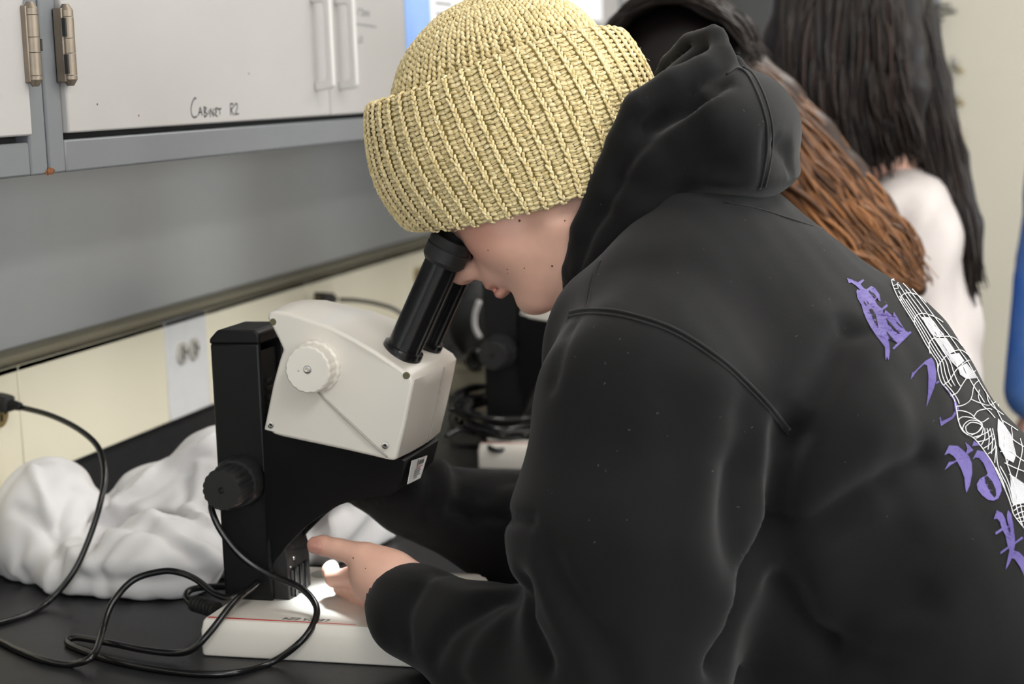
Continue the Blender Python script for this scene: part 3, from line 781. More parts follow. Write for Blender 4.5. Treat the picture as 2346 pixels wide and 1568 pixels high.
    # two eyepiece tubes with rubber cups
    for s in (-1, 1):
        lx = MID + s * .031
        y0, z0 = L2(931, 786, MID - .031); y1, z1 = L2(1034, 556, MID - .031)
        a = Vector((lx, y0, z0)); d = Vector((0, y1 - y0, z1 - z0)); Lg = d.length; d.normalize()
        t = lathe('eyepiece_tube', [(0, -.020), (.0198, -.020), (.0203, -.0075), (.0198, -.0045), (.0171, -.0040), (.0168, .0), (.0168, Lg * .80), (.0176, Lg * .81), (.0176, Lg * .83), (0, Lg * .83)], 'black_gloss', root, 48, a, d, None, 25)
        c = lathe('eyecup', [(0, Lg * .795), (.0180, Lg * .795), (.0202, Lg * .822), (.0210, Lg * .835), (.0212, Lg * .945), (.0204, Lg * .955), (.0206, Lg * .965), (.0212, Lg * 1.045), (.0196, Lg * 1.05), (.0150, Lg * .98), (0, Lg * .975)], 'black_rubber', t, 48, a, d, None, 22)
        lathe('eye_lens', [(0, 0), (.0125, 0), (.011, .0016), (0, .0025)], 'lens', t, 32, a + d * (Lg * .972), d)
    if light:
        ld = bpy.data.lights.new('stage_light', 'SPOT'); ld.energy = 2.8; ld.color = (0.90, 0.97, 1.0); ld.spot_size = math.radians(84); ld.spot_blend = 1.0; ld.shadow_soft_size = .010
        lo = bpy.data.objects.new('stage_light', ld); link(lo, root)
        lo.location = (MID - .004, -.104, .139)
        lo.rotation_euler = Vector((0, -.016, -.095)).to_track_quat('-Z', 'Y').to_euler()
    return root
M['groove_dark'] = mat('groove_dark', (0.12, 0.11, 0.06), 0.7)
def copy_tree(o, parent=None):
    c = o.copy(); COL.objects.link(c); c.parent = parent
    for ch in list(o.children):
        if ch.type == 'LIGHT': continue
        copy_tree(ch, c)
    return c
scope = microscope('white and black stereo microscope the person in the hat looks into')
scope2 = copy_tree(scope); scope2['label'] = 'out-of-focus microscope further along the counter behind the chin'
scope2.location = (2.452, -.452, TZ)
# ------------------------------------------------------------------ cords on the counter
R_C = .0034
def cord_pts(lst):
    out = []
    for u, v, kind, val in lst:
        out.append(onx(u, v, val) if kind == 'x' else onz(u, v, val) if kind == 'z' else ony(u, v, val))
    return out
zc = TZ + R_C
path = cord_pts([(505, 1130, 'x', 1.668), (487, 1150, 'x', 1.640), (486, 1172, 'x', 1.630), (508, 1220, 'x', 1.628), (556, 1278, 'x', 1.630), (618, 1318, 'x', 1.632), (686, 1346, 'x', 1.625), (722, 1384, 'x', 1.605), (722, 1422, 'x', 1.585), (690, 1470, 'x', 1.562),
                 (618, 1520, 'z', zc), (520, 1544, 'z', zc), (400, 1540, 'z', zc), (262, 1515, 'z', zc), (172, 1484, 'z', zc), (154, 1470, 'z', zc), (178, 1462, 'z', zc + .002), (250, 1474, 'z', zc + .004), (330, 1490, 'z', zc + .004), (400, 1497, 'z', zc + .004), (442, 1488, 'x', 1.552), (482, 1448, 'x', 1.558),
                 (536, 1380, 'x', 1.585), (582, 1342, 'x', 1.618), (588, 1337, 'x', 1.631), (570, 1352, 'x', 1.628), (530, 1370, 'x', 1.618), (492, 1361, 'x', 1.622), (452, 1330, 'x', 1.630), (412, 1313, 'x', 1.630), (370, 1310, 'x', 1.628), (305, 1330, 'x', 1.620), (256, 1385, 'x', 1.602), (234, 1448, 'x', 1.578),
                 (212, 1504, 'z', zc + .009), (162, 1523, 'z', zc), (100, 1513, 'z', zc), (40, 1490, 'z', zc), (-20, 1462, 'z', zc), (-110, 1440, 'z', zc), (-130, 1432, 'z', zc), (-60, 1438, 'z', zc), (0, 1427, 'z', zc), (60, 1408, 'z', zc), (112, 1378, 'x', 1.705), (168, 1312, 'x', 1.72), (205, 1232, 'x', 1.735), (230, 1152, 'x', 1.75), (240, 1085, 'x', 1.77), (225, 1026, 'x', 1.80), (180, 984, 'x', 1.83), (115, 952, 'x', 1.86), (48, 934, 'x', 1.885), (30, 930, 'x', 1.885)])
pc_ = thing('power_cord', 'black power cord looping in front of the near microscope to a wall plug', 'cord', tuple(onz(400, 1540, TZ)))
world_child(tube('cable', path, R_C, 'cord_black', None, 10, 7), pc_)
def plug(parent, p, d, s=1.0):
    d = Vector(d).normalized(); mw = Matrix.Translation(Vector(p)) @ d.to_track_quat('X', 'Z').to_matrix().to_4x4()
    bm = bmesh.new(); prism(bm, [(-.030, -.011), (-.030, .011), (-.004, .0115), (.008, .0085), (.010, .006), (.010, -.006), (.008, -.0085), (-.004, -.0115)], -.009, .009, 2)
    bm.transform(mw); o = obj('plug', bm, 'black_rubber'); bevel(o, .002, 2); world_child(o, parent)
    for k in range(4):
        r = lathe('strain_rib', [(0, 0), (.0062 - .0004 * k, 0), (.0062 - .0004 * k, .0022), (0, .0022)], 'black_rubber', None, 14, mw @ Vector((.011 + .0035 * k, 0, 0)), d); r.parent = o; 
    bm = bmesh.new(); bx(bm, (-.046, -.004, -.0008), (-.030, -.003, .0008)); bx(bm, (-.046, .003, -.0008), (-.030, .004, .0008)); bm.transform(mw); q = obj('prong', bm, 'brass_old'); q.parent = o
    return o
plug(pc_, onx(10, 924, 1.885), onx(60, 935, 1.885) - onx(10, 924, 1.89))
# short lamp lead at the back of the base
ll = thing('lamp_lead', 'short black lead plugged into the back of the microscope base', 'cord', tuple(onz(450, 1395, TZ)))
world_child(tube('cable', cord_pts([(520, 1345, 'x', 1.715), (470, 1346, 'x', 1.70), (436, 1353, 'x', 1.688), (426, 1368, 'x', 1.675), (440, 1384, 'x', 1.665), (462, 1390, 'x', 1.655)]), .0036, 'cord_black', None, 10, 6), ll)
a_, b_ = Vector(onx(445, 1383, 1.655)), Vector(onx(500, 1400, 1.640)); dd = (b_ - a_)
for k in range(7): 
    r = lathe('strain_rib', [(0, 0), (.0085, 0), (.0085, .0030), (.007, .0036), (0, .0036)], 'black_rubber', None, 18, a_ + dd * (k / 7.0), dd); world_child(r, ll)
# second outlet: plug and lead running down behind the far microscope
p2 = thing('plug_lead', 'black plug and lead in the raceway behind the eyepieces', 'cord', (2.98, -.06, 1.07))
plug(p2, ony(752, 684, -.075), ony(800, 688, -.085) - ony(752, 684, -.075))
world_child(tube('cable', cord_pts([(780, 687, 'y', -.085), (820, 689, 'y', -.10), (870, 698, 'y', -.13), (915, 716, 'y', -.16), (970, 770, 'y', -.2), (1010, 860, 'y', -.26), (1030, 930, 'y', -.31)]) + [(2.62, -.36, TZ + .004), (2.60, -.42, TZ + .004)], .0036, 'cord_black', None, 8, 6), p2)
# hank of cable wound round the foot of the far microscope
hk = thing('cable_hank', 'tangled hank of black cable wound round the far microscope column', 'cable', (2.55, -.50, TZ + .04))
rr = np.random.default_rng(4)
for k in range(7):
    pts = []
    for a in np.linspace(0, 2 * math.pi, 15)[:-1]:
        ra = .080 + .022 * rr.uniform(-1, 1); rb2 = .070 + .016 * rr.uniform(-1, 1)
        pts.append((2.548 + ra * math.cos(a), -.478 + rb2 * math.sin(a) * 1.05, TZ + .048 + .006 * k + .018 * math.sin(a + .9) + .006 * rr.uniform(-1, 1)))
    P = catmull(pts, 6, True); P = np.vstack([P, P[:1]])
    V, F_ = tube_np(P, .0036, 8, False); world_child(obj('loop', np_mesh('loop', V, F_), 'cord_black'), hk)
for pts in ([(1240, 880), (1222, 905), (1205, 935), (1190, 960)], [(1030, 935), (1060, 950), (1100, 975), (1150, 985)], [(1020, 1000), (1055, 985), (1090, 995)]):
    world_child(tube('loose_end', [onx(u, v, 2.44 + .02 * i) for i, (u, v) in enumerate(pts)], .0036, 'cord_black', None, 8, 6), hk)
# tan box and dark cover beyond
M['card'] = mat('card', (0.40, 0.36, 0.27), .8, var=(12, .1)); M['dark_cover'] = mat('dark_cover', (0.022, 0.022, 0.024), .6, var=(20, .4), bump=(60, .3, .003))
q = onx(1035, 900, 2.80)
bxr = thing('tan_box', 'blurred tan box on the counter behind the cables', 'box', (2.86, q[1] - .04, TZ))
world_child(box('body', (2.80, -.41, TZ), (2.92, -.30, TZ + .085), 'card', None, .003), bxr); world_child(box('lid', (2.798, -.412, TZ + .0855), (2.922, -.298, TZ + .094), 'card', None, .002), bxr)
cv = SDF(); c0 = np.array([2.86, -.352, TZ + .155])
cv.ell(c0, (.055, .058, .062), .02).ell(c0 + [0, .03, .03], (.045, .045, .06), .02).ell(c0 + [-.02, -.02, -.04], (.05, .05, .028), .02).cut((0, 0, TZ + .0955), (0, 0, -1))
V, Q = cv.mesh(.006); V = relax(V, Q, 1); V = V + vnormals(V, Q) * (.004 * np.sin(V @ np.array([90, 60, 40.])))[:, None]; V[:, 2] = np.maximum(V[:, 2], TZ + .0945)
cvo = thing('dark_cover', 'dark crumpled cover on the tan box behind the chin', 'cover', (2.86, -.352, TZ + .0945))
world_child(obj('cloth', fast_mesh('cloth', V, Q), 'dark_cover'), cvo)
world_child(tube('drawstring', [onx(u, v, 2.785) for u, v in ((1098, 690), (1088, 720), (1088, 750), (1100, 775))], .0045, 'cloth_white', None, 8, 5), cvo)
world_child(tube('drawstring', [onx(u, v, 2.785) for u, v in ((1085, 800), (1072, 820), (1080, 842), (1098, 838), (1098, 812), (1085, 800))], .005, 'black_gloss', None, 8, 5), cvo)

# ------------------------------------------------------------------ white dust cover heaped behind the microscope
bg = SDF()
bg.ell(onx(112, 1215, 1.85), (.075, .066, .086), .015).ell(onx(352, 1290, 1.795), (.065, .078, .053), .02).ell(onx(215, 1315, 1.80), (.06, .065, .042), .03)
bg.ell(onx(395, 1145, 1.93), (.055, .072, .045), .02).ell(onx(500, 1085, 1.95), (.05, .055, .056), .02).ell(onx(330, 1180, 1.92), (.05, .045, .040), .02)
bg.ell(onx(560, 1240, 1.90), (.06, .085, .060), .03)
a9 = math.radians(-14); rot = np.array([[math.cos(a9), math.sin(a9), 0], [-math.sin(a9), math.cos(a9), 0], [0, 0, 1]])
bg.box((1.995, -.385, TZ + .048), (.072, .078, .052), .010, .02, 'u', rot)
bg.cut((0, 0, TZ + .0012), (0, 0, -1))
V, Q = bg.mesh(.0045); V = relax(V, Q, 1)
t_ = bvh(V, Q)
V = strokes(V, Q, t_, [
    ([(125, 1228), (112, 1180), (92, 1120), (72, 1070)], .006, .007), ([(125, 1228), (140, 1180), (165, 1120)], .008, -.005), ([(125, 1228), (95, 1200), (40, 1170)], .008, -.005),
    ([(125, 1228), (80, 1270), (30, 1310)], .008, .005), ([(125, 1228), (135, 1290), (130, 1360)], .008, -.005), ([(125, 1228), (170, 1270), (205, 1300)], .008, .006), ([(125, 1228), (175, 1220), (210, 1190)], .007, .005),
    ([(123, 1228), (127, 1228), (129, 1230)], .012, -.012),
    ([(262, 1080), (250, 1140), (225, 1190), (205, 1250)], .010, -.014), ([(245, 1060), (235, 1110), (215, 1160)], .008, .006),
    ([(215, 1172), (260, 1162), (330, 1164), (420, 1172), (465, 1195), (510, 1235)], .008, .011), ([(225, 1195), (300, 1200), (380, 1205), (440, 1225)], .012, -.008),
    ([(330, 1168), (370, 1200), (420, 1225), (500, 1290)], .010, .007), ([(345, 1200), (390, 1240), (450, 1280)], .010, -.007),
    ([(190, 1320), (280, 1330), (370, 1335), (470, 1320)], .010, -.006), ([(170, 1290), (250, 1300), (330, 1285)], .012, .005),
    ([(265, 1155), (310, 1120), (350, 1080), (420, 1045), (490, 1005)], .007, .010), ([(290, 1160), (340, 1130), (400, 1090), (470, 1050)], .010, -.008),
    ([(420, 1070), (430, 1110), (425, 1160)], .008, -.007), ([(420, 1065), (480, 1062)], .006, .006), ([(455, 1075), (450, 1120), (440, 1165)], .008, .005),
    ([(700, 1230), (760, 1190), (800, 1165)], .008, -.006), ([(760, 1250), (820, 1200), (850, 1160)], .008, .004), ([(858, 1150), (850, 1200), (835, 1260)], .008, .004)])
V = V + vnormals(V, Q) * (.0018 * np.sin(V @ np.array([110, 70, -60.]) + 2 * np.sin(V @ np.array([40, 90, 30.]))))[:, None]
V = relax(V, Q, 1, .5); V[:, 2] = np.maximum(V[:, 2], TZ + .0006)
tag(obj('dust_cover', fast_mesh('dust_cover', V, Q), 'cloth_white'), 'crumpled white fabric dust cover heaped behind the near microscope', 'dust cover')
# little glass dish held over the stage
ds = thing('glass_dish', 'small clear glass dish held between the fingers over the stage', 'dish', tuple(onx(832, 1384, 1.672)))
lathe('wall', [(.0125, 0), (.0135, 0), (.0135, .006), (.0125, .006)], 'glass', ds, 32, (0, 0, -.003), (.25, .1, 1)); lathe('bottom', [(0, 0), (.0130, 0), (.0130, .0008), (0, .0008)], 'glass', ds, 32, (0, 0, -.003), (.25, .1, 1))
# ------------------------------------------------------------------ the person at the microscope
PX = 1.679                                           # mid-plane of the body
W3 = onx
person = thing('person', 'person in a cream knitted hat and black hoodie bending over the near microscope', 'person', (PX, -1.22, 0))
def pw(o): return world_child(o, person)
HC = onx(1204, 393, PX)
HF = onx(1204 - 78, 393 + 62, PX) - HC; HF /= np.linalg.norm(HF)
HU = np.array([0, -HF[2], HF[1]])
if HU[2] < 0: HU = -HU
HL = np.array([-1.0, 0, 0])
HS = 1.0
HB = np.stack([HL, HF, HU])                          # rows: left, forward, up
def hp(l, f, u): return HC + HS * (HL * l + HF * f + HU * u)
def add_head(s):
    E = lambda c, r, k=.012, op='u': s.ell(hp(*c), np.array(r) * HS, k, op, HB)
    Cn = lambda a, b, ra, rb, k=.010, op='u': s.cone(hp(*a), hp(*b), ra, rb, k, op)
    E((0, -.012, .034), (.076, .097, .088))
    E((0, .030, -.035), (.062, .058, .078), .03)
    for q in (-1, 1):
        E((q * .040, .043, -.030), (.028, .030, .036), .02)
        Cn((q * .054, -.008, -.060), (q * .022, .056, -.101), .017, .015, .022)
        E((q * .0125, .1000, -.0430), (.0090, .0115, .0092), .005)
        E((q * .031, .074, .002), (.014, .014, .012), .006)
        E((q * .077, -.005, -.005), (.008, .018, .030), .006)
    E((0, .066, -.099), (.022, .018, .018), .014)
    Cn((0, .086, .012), (0, .110, -.036), .0090, .0110, .012)
    E((0, .111, -.039), (.0115, .0105, .0105), .008)
    E((0, .078, -.058), (.030, .018, .018), .014)
    E((0, .0915, -.0655), (.0200, .0075, .0052), .005)
    E((0, .0885, -.0775), (.0180, .0080, .0062), .005)
    s.cone(hp(-.021, .088, -.0718), hp(.021, .088, -.0718), .0020, .0020, .004, 's')
    s.cone(hp(-.010, .1005, -.0718), hp(.010, .1005, -.0718), .0026, .0026, .004, 's')
    E((0, .083, -.087), (.016, .006, .005), .006, 's')
    for q in (-1, 1):
        s.cone(hp(q * .0090, .1055, -.0530), hp(q * .0095, .099, -.045), .0036, .0030, .003, 's')
        E((q * .030, .094, .004), (.014, .010, .009), .010, 's')
def hand(s, pts, sgn=1):
    pass
body = SDF()
add_head(body)
neck0 = hp(0, -.030, -.030); neck1 = np.array([PX, -.885, 1.225])
body.cone(neck0, neck1, .054, .060, .03)
body.cone(neck1, (PX, -1.12, 1.0), .075, .085, .05, 'u', (1.5, 1, 1))
body.cone((PX, -1.12, 1.0), (PX, -1.22, .88), .085, .095, .05, 'u', (1.4, 1, 1))
# left arm and hand: the back of the hand faces the camera, thumb on top
shL = np.array([1.53, -.905, 1.19]); elL = np.array([1.452, -.885, .958]); wrL = W3(925, 1352, 1.598)
body.cone((PX - .08, -.90, 1.20), shL, .06, .052, .03).cone(shL, elL, .046, .038, .02)
body.cone(elL, (1.528, -.745, .942), .036, .030, .02).cone((1.528, -.745, .942), wrL, .030, .0265, .02)
kn = W3(835, 1315, 1.612)
body.cone(wrL, W3(868, 1322, 1.606), .0265, .0270, .012)
body.cone(W3(880, 1345, 1.612), W3(842, 1352, 1.636), .0225, .0150, .012)
body.cone(W3(885, 1325, 1.600), W3(842, 1308, 1.612), .0245, .0165, .012)
body.chain([W3(892, 1312, 1.598), W3(836, 1277, 1.604), W3(775, 1258, 1.612), W3(742, 1251, 1.616), W3(722, 1249, 1.618)], [.0200, .0138, .0100, .0098, .0086], .010)
body.chain([W3(845, 1312, 1.618), W3(802, 1322, 1.634), W3(766, 1326, 1.648), W3(757, 1308, 1.660), W3(760, 1300, 1.668)], [.0130, .0098, .0088, .0084, .0076], .005)
body.chain([W3(846, 1335, 1.630), W3(806, 1345, 1.656), W3(784, 1346, 1.672), W3(786, 1332, 1.684), W3(792, 1324, 1.690)], [.0130, .0098, .0088, .0082, .0074], .004)
body.chain([W3(852, 1358, 1.636), W3(822, 1372, 1.660), W3(806, 1378, 1.672), W3(808, 1372, 1.684), W3(814, 1366, 1.690)], [.0125, .0092, .0082, .0078, .0070], .004)
body.chain([W3(868, 1376, 1.634), W3(846, 1394, 1.652), W3(834, 1398, 1.662), W3(834, 1394, 1.672), W3(838, 1390, 1.676)], [.0115, .0080, .0072, .0068, .0062], .004)
# right arm and hand: reaching round the far side of the microscope to its focus knob
shR = np.array([1.83, -.905, 1.19]); elR = np.array([1.90, -.80, .965]); wrR = np.array([1.775, -.556, 1.030])
body.cone((PX + .08, -.90, 1.20), shR, .06, .052, .03).cone(shR, elR, .046, .030, .02)
body.cone(elR, (1.842, -.668, .968), .030, .026, .02).cone((1.842, -.668, .968), (1.797, -.590, 1.006), .026, .024, .02).cone((1.797, -.590, 1.006), wrR, .024, .024, .02)
body.cone(wrR, (1.768, -.520, 1.042), .025, .024, .012).cone((1.768, -.530, 1.040), (1.772, -.495, 1.056), .020, .016, .010)
body.chain([(1.772, -.505, 1.060), (1.775, -.470, 1.078), (1.765, -.448, 1.074), (1.752, -.436, 1.066)], [.0120, .0092, .0084, .0074], .005)
body.chain([(1.776, -.498, 1.046), (1.780, -.462, 1.058), (1.770, -.440, 1.054), (1.757, -.430, 1.048)], [.0120, .0094, .0086, .0076], .004)
body.chain([(1.776, -.498, 1.030), (1.780, -.464, 1.038), (1.771, -.443, 1.034), (1.759, -.434, 1.030)], [.0115, .0090, .0082, .0072], .004)
body.chain([(1.772, -.502, 1.018), (1.776, -.474, 1.020), (1.769, -.456, 1.016), (1.760, -.448, 1.014)], [.0105, .0080, .0072, .0064], .004)
body.chain([(1.758, -.525, 1.050), (1.745, -.500, 1.062), (1.742, -.480, 1.070), (1.744, -.466, 1.072)], [.0140, .0110, .0095, .0080], .006)
bV, bQ = body.mesh(.0028)
bV = relax(bV, bQ, 2, .4)
me = fast_mesh('body', bV, bQ)
loc_ = (bV - HC) @ HB.T / HS
def blob(c, r): return np.exp(-(((loc_ - np.array(c)) / np.array(r)) ** 2).sum(1))
bl = .50 * blob((.050, .050, -.028), (.03, .032, .024)) + .42 * blob((-.048, .055, -.03), (.03, .03, .022)) + .35 * blob((0, .112, -.040), (.02, .014, .014))
bl += .85 * blob((0, .094, -.0660), (.022, .011, .0060)) + .85 * blob((0, .092, -.0775), (.020, .011, .0065)) + .20 * blob((.06, .03, -.005), (.03, .03, .02))
tip = np.linalg.norm(bV - W3(718, 1249, 1.612), axis=1); bl += .45 * np.exp(-(tip / .016) ** 2)
nos = [np.linalg.norm(bV - hp(q * .0090, .1055, -.0530), axis=1) for q in (-1, 1)]
bl += .8 * np.exp(-(np.minimum(*nos) / .0035) ** 2)
at = me.attributes.new('blush', 'FLOAT', 'POINT'); at.data.foreach_set('value', np.clip(bl, 0, 1).astype(np.float32))
body_o = pw(obj('body', me, 'skin'))
btree = bvh(bV, bQ)
# small moles where the cheek shows them, and the thumbnail
for (u, v, r) in ((1265, 610, .0011), (1190, 506, .0012), (1162, 618, .0008), (1163, 626, .0007), (1201, 615, .0007), (1118, 574, .0007), (1294, 506, .0008), (809, 1279, .0009), (837, 1303, .0006)):
    p, nn = cast(btree, u, v)
    if p is None: continue
    bm = bmesh.new(); bmesh.ops.create_icosphere(bm, subdivisions=2, radius=r)
    me = bpy.data.meshes.new('mole'); bm.to_mesh(me); bm.free()
    me.transform(Matrix.Diagonal((1, 1, .35, 1))); me.transform(Vector(nn).to_track_quat('Z', 'Y').to_matrix().to_4x4()); me.transform(Matrix.Translation(p))
    mo = obj('mole', me, 'skin_dark_spot'); mo.data.polygons.foreach_set('use_smooth', [True] * len(mo.data.polygons)); pw(mo)
    mo.parent = body_o; mo.matrix_parent_inverse = Matrix.Identity(4)
nV = []; gu = np.linspace(0, 1, 9); gv = np.linspace(-1, 1, 9)
for a in gu:
    for b_ in gv:
        u = 707 + 29 * a - 2.5 * (1 - a); half = 15.5 * math.sqrt(max(0.0, 1 - (1 - min(a * 1.7, 1)) ** 2)) * (1 - .10 * a) * (1 if a < .9 else .93)
        v = 1254 + 1.5 * (1 - a) + half * b_ + a * -1
        p, nn = cast(btree, u, v)
        if p is None: p, nn = cast(btree, 716, 1252)
        nV.append(p + nn * (.0010 if abs(b_) < .99 and 0 < a < 1 else .0002))
nF = [(i * 9 + j, i * 9 + j + 1, (i + 1) * 9 + j + 1, (i + 1) * 9 + j) for i in range(8) for j in range(8)]
nl = obj('thumbnail', np_mesh('thumbnail', nV, nF), 'nail'); nl.parent = body_o

# ------------------------------------------------------------------ hoodie: trunk and sleeves
hd = SDF()
TA, TM, TB, TC = np.array([PX, -.930, 1.250]), np.array([PX, -1.035, 1.125]), np.array([PX, -1.140, 1.000]), np.array([PX, -1.225, .84])
SX = (1.62, 1, 1)
hd.cone(TA, TM, .104, .130, .03, 'u', SX).cone(TM, TB, .130, .112, .03, 'u', SX).cone(TB, TC, .112, .118, .05, 'u', SX)
hd.cone((1.56, -.905, 1.215), (1.490, -.905, 1.168), .070, .090, .05)
hd.cone((1.490, -.905, 1.168), (1.458, -.897, 1.06), .090, .100, .03)
hd.cone((1.458, -.897, 1.06), (1.448, -.893, .965), .100, .080, .03)
hd.cone((1.448, -.893, .955), (1.528, -.745, .940), .078, .051, .03)
hd.cone((1.528, -.745, .940), (1.580, -.660, .952), .051, .045, .03)
hd.cone((1.580, -.660, .955), W3(897, 1352, 1.603), .044, .031, .012)
hd.cone((1.80, -.905, 1.215), (1.855, -.895, 1.15), .070, .080, .05).cone((1.855, -.895, 1.15), (1.905, -.805, .966), .080, .064, .04)
hd.cone((1.905, -.805, .966), (1.840, -.665, .972), .064, .053, .03).cone((1.840, -.665, .972), (1.795, -.585, 1.012), .053, .043, .03)
hd.cone((1.795, -.585, 1.018), (1.770, -.528, 1.040), .041, .030, .012)
hd.ell(onx(985, 1172, 1.79), (.020, .012, .024), .012).ell(onx(930, 1125, 1.775), (.02, .03, .022), .015)
hd.cone((PX - .02, -1.03, 1.02), (PX - .02, -1.10, .82), .120, .120, .05, 'u', (1.45, 1, 1))
hd.ell(W3(1345, 835, 1.585), (.050, .040, .075), .03)
hd.ell(W3(1435, 770, 1.56), (.055, .045, .055), .04)
# open the cuffs round the wrists
cw = W3(897, 1352, 1.603); cd = cw - np.array([1.580, -.660, .955]); cd /= np.linalg.norm(cd)
hd.cone(cw + cd * .004, cw + cd * .08, .0285, .034, .002, 's'); hd.cut(cw + cd * .060, cd) if False else None
cr = np.array([1.770, -.528, 1.040]); cdr = cr - np.array([1.795, -.585, 1.018]); cdr /= np.linalg.norm(cdr)
hd.cone(cr + cdr * .004, cr + cdr * .08, .0265, .032, .002, 's')
# room for the neck
hd.cone(hp(0, -.02, -.06), (PX, -.90, 1.235), .062, .058, .01, 's')
dV, dQ = hd.mesh(.0058)
dV = relax(dV, dQ, 2, .5)
dtree = bvh(dV, dQ)
FOLDS = [
    # deep crease between sleeve and trunk, and its ridges
    ([(1808, 985), (1795, 1060), (1778, 1140), (1768, 1200), (1730, 1300), (1690, 1400), (1650, 1520)], .014, -.022),
    ([(1760, 1000), (1745, 1080), (1720, 1180), (1700, 1260), (1690, 1330)], .022, .008),
    ([(1640, 880), (1650, 980), (1635, 1100), (1630, 1220), (1640, 1330), (1650, 1420)], .026, .009),
    ([(1690, 960), (1685, 1060), (1672, 1160), (1680, 1260)], .016, -.007),
    ([(1940, 755), (1890, 850), (1845, 930), (1812, 992)], .015, -.016), ([(1905, 745), (1860, 830), (1815, 910)], .018, .006), ([(1668, 1080), (1657, 1231), (1705, 1340)], .018, -.009), ([(1793, 1345), (1827, 1436), (1895, 1493)], .013, -.010), ([(1895, 1500), (1963, 1430), (2100, 1375)], .016, -.010),
    ([(1985, 800), (2010, 900), (2000, 980)], .03, .007),
    ([(1778, 1203), (1850, 1203), (1940, 1152), (2043, 1095), (2122, 1050)], .012, -.011), ([(1800, 1235), (1900, 1215), (2000, 1160)], .014, .006),
    ([(1770, 1170), (1870, 1110), (1960, 1030), (2040, 960)], .022, .006),
    ([(1790, 1260), (1830, 1400), (1900, 1480), (2000, 1520)], .018, -.009),
    ([(1830, 1240), (1900, 1340), (2000, 1420), (2120, 1450)], .03, .008),
    ([(2080, 1250), (1990, 1330), (1900, 1400)], .02, -.006),
    ([(1260, 1280), (1310, 1380), (1380, 1470), (1420, 1560)], .012, -.006),
    ([(1230, 1300), (1270, 1400), (1330, 1500), (1360, 1566)], .014, .005),
    ([(1195, 1345), (1205, 1420), (1250, 1520)], .012, -.010),
    # forearm
    ([(1180, 1360), (1100, 1390), (1030, 1440), (990, 1500)], .012, -.007),
    ([(1150, 1440), (1110, 1480), (1090, 1530)], .014, .006),
    ([(1010, 1310), (960, 1350), (930, 1410), (935, 1470)], .008, -.004),
    ([(980, 1330), (1060, 1360), (1140, 1360)], .012, .004),
    # far forearm
    ([(1215, 1195), (1150, 1185), (1080, 1180), (1030, 1165)], .006, -.006),
    ([(1180, 1100), (1140, 1110), (1110, 1140)], .010, -.005),
    ([(1010, 1060), (1020, 1110), (1000, 1180)], .010, .006),
    ([(985, 1080), (985, 1140), (970, 1180)], .008, -.006),
    ([(1050, 1080), (1060, 1150), (1080, 1200)], .008, -.005),
    # shoulder
    ([(1305, 750), (1280, 810), (1262, 880)], .009, -.004),
    ([(1520, 640), (1640, 690), (1740, 800), (1800, 900)], .045, .004),
]
dV = strokes(dV, dQ, dtree, FOLDS)
dN = vnormals(dV, dQ)
def vnoise(P, sc, seed):
    """cheap smooth noise from a few sine waves"""
    r_ = np.random.default_rng(seed); o = np.zeros(len(P))
    for k in range(6):
        d = r_.normal(size=3); d /= np.linalg.norm(d); o += np.sin(P @ d * sc * (0.7 + .3 * k) + r_.uniform(0, 6.28))
    return o / 6
dV = dV + dN * (.0022 * vnoise(dV, 38, 3) + .0010 * vnoise(dV, 85, 5))[:, None]
dV = relax(dV, dQ, 1, .4)
hoodie = pw(obj('hoodie', fast_mesh('hoodie', dV, dQ), 'hoodie'))
dtree = bvh(dV, dQ)

# ------------------------------------------------------------------ hood lying on the nape
MX = lambda p: np.array([2 * PX - p[0], p[1], p[2]])
ho = SDF()
def both(pts, rad, k):
    ho.chain(pts, rad, k); ho.chain([MX(p) for p in pts], rad, k)
pc = [(1690, 292, .053), (1600, 350, .044), (1490, 420, .036), (1400, 510, .028), (1345, 615, .022), (1322, 680, .016)]
Pp = [(onx(u, v, PX), r) for u, v, r in pc]
for (a, ra), (b_, rb) in zip(Pp, Pp[1:]): ho.cone(a, b_, ra, rb, .012, 'u', (2.15, 1, 1))
ho.ell(onx(1745, 340, PX), (.100, .030, .046), .02)
ho.ell(onx(1700, 400, PX), (.105, .052, .018), .012)
near = [(1646, 84, 1.664, .0095), (1652, 125, 1.648, .0105), (1612, 160, 1.628, .0135), (1540, 195, 1.612, .0155), (1468, 250, 1.602, .0175), (1430, 330, 1.600, .0175), (1390, 430, 1.604, .0175), (1347, 530, 1.612, .0165), (1318, 620, 1.626, .0130), (1309, 682, 1.640, .0095)]
ho.chain([W3(u, v, x) for u, v, x, r in near], [q[3] for q in near], .006)
far = [(1634, 76, 1.672, .0095), (1585, 103, 1.700, .0120), (1540, 152, 1.722, .0135), (1512, 215, 1.742, .0150), (1470, 300, 1.756, .0170), (1420, 400, 1.758, .0170), (1350, 560, 1.744, .0150), (1320, 650, 1.722, .012)]
ho.chain([W3(u, v, x) for u, v, x, r in far], [q[3] for q in far], .006)
# cloth running from the rim back into the hood
for (a, b_) in (((1655, 150, 1.650, .012), (1668, 220, 1.640, .020)), ((1600, 185, 1.632, .012), (1630, 270, 1.622, .022)), ((1530, 225, 1.616, .014), (1570, 320, 1.606, .024)), ((1465, 290, 1.606, .015), (1500, 380, 1.598, .024)), ((1410, 400, 1.606, .014), (1430, 460, 1.600, .020))):
    ho.cone(W3(*a[:3]), W3(*b_[:3]), a[3], b_[3], .010); ho.cone(MX(W3(*a[:3])), MX(W3(*b_[:3])), a[3], b_[3], .010)
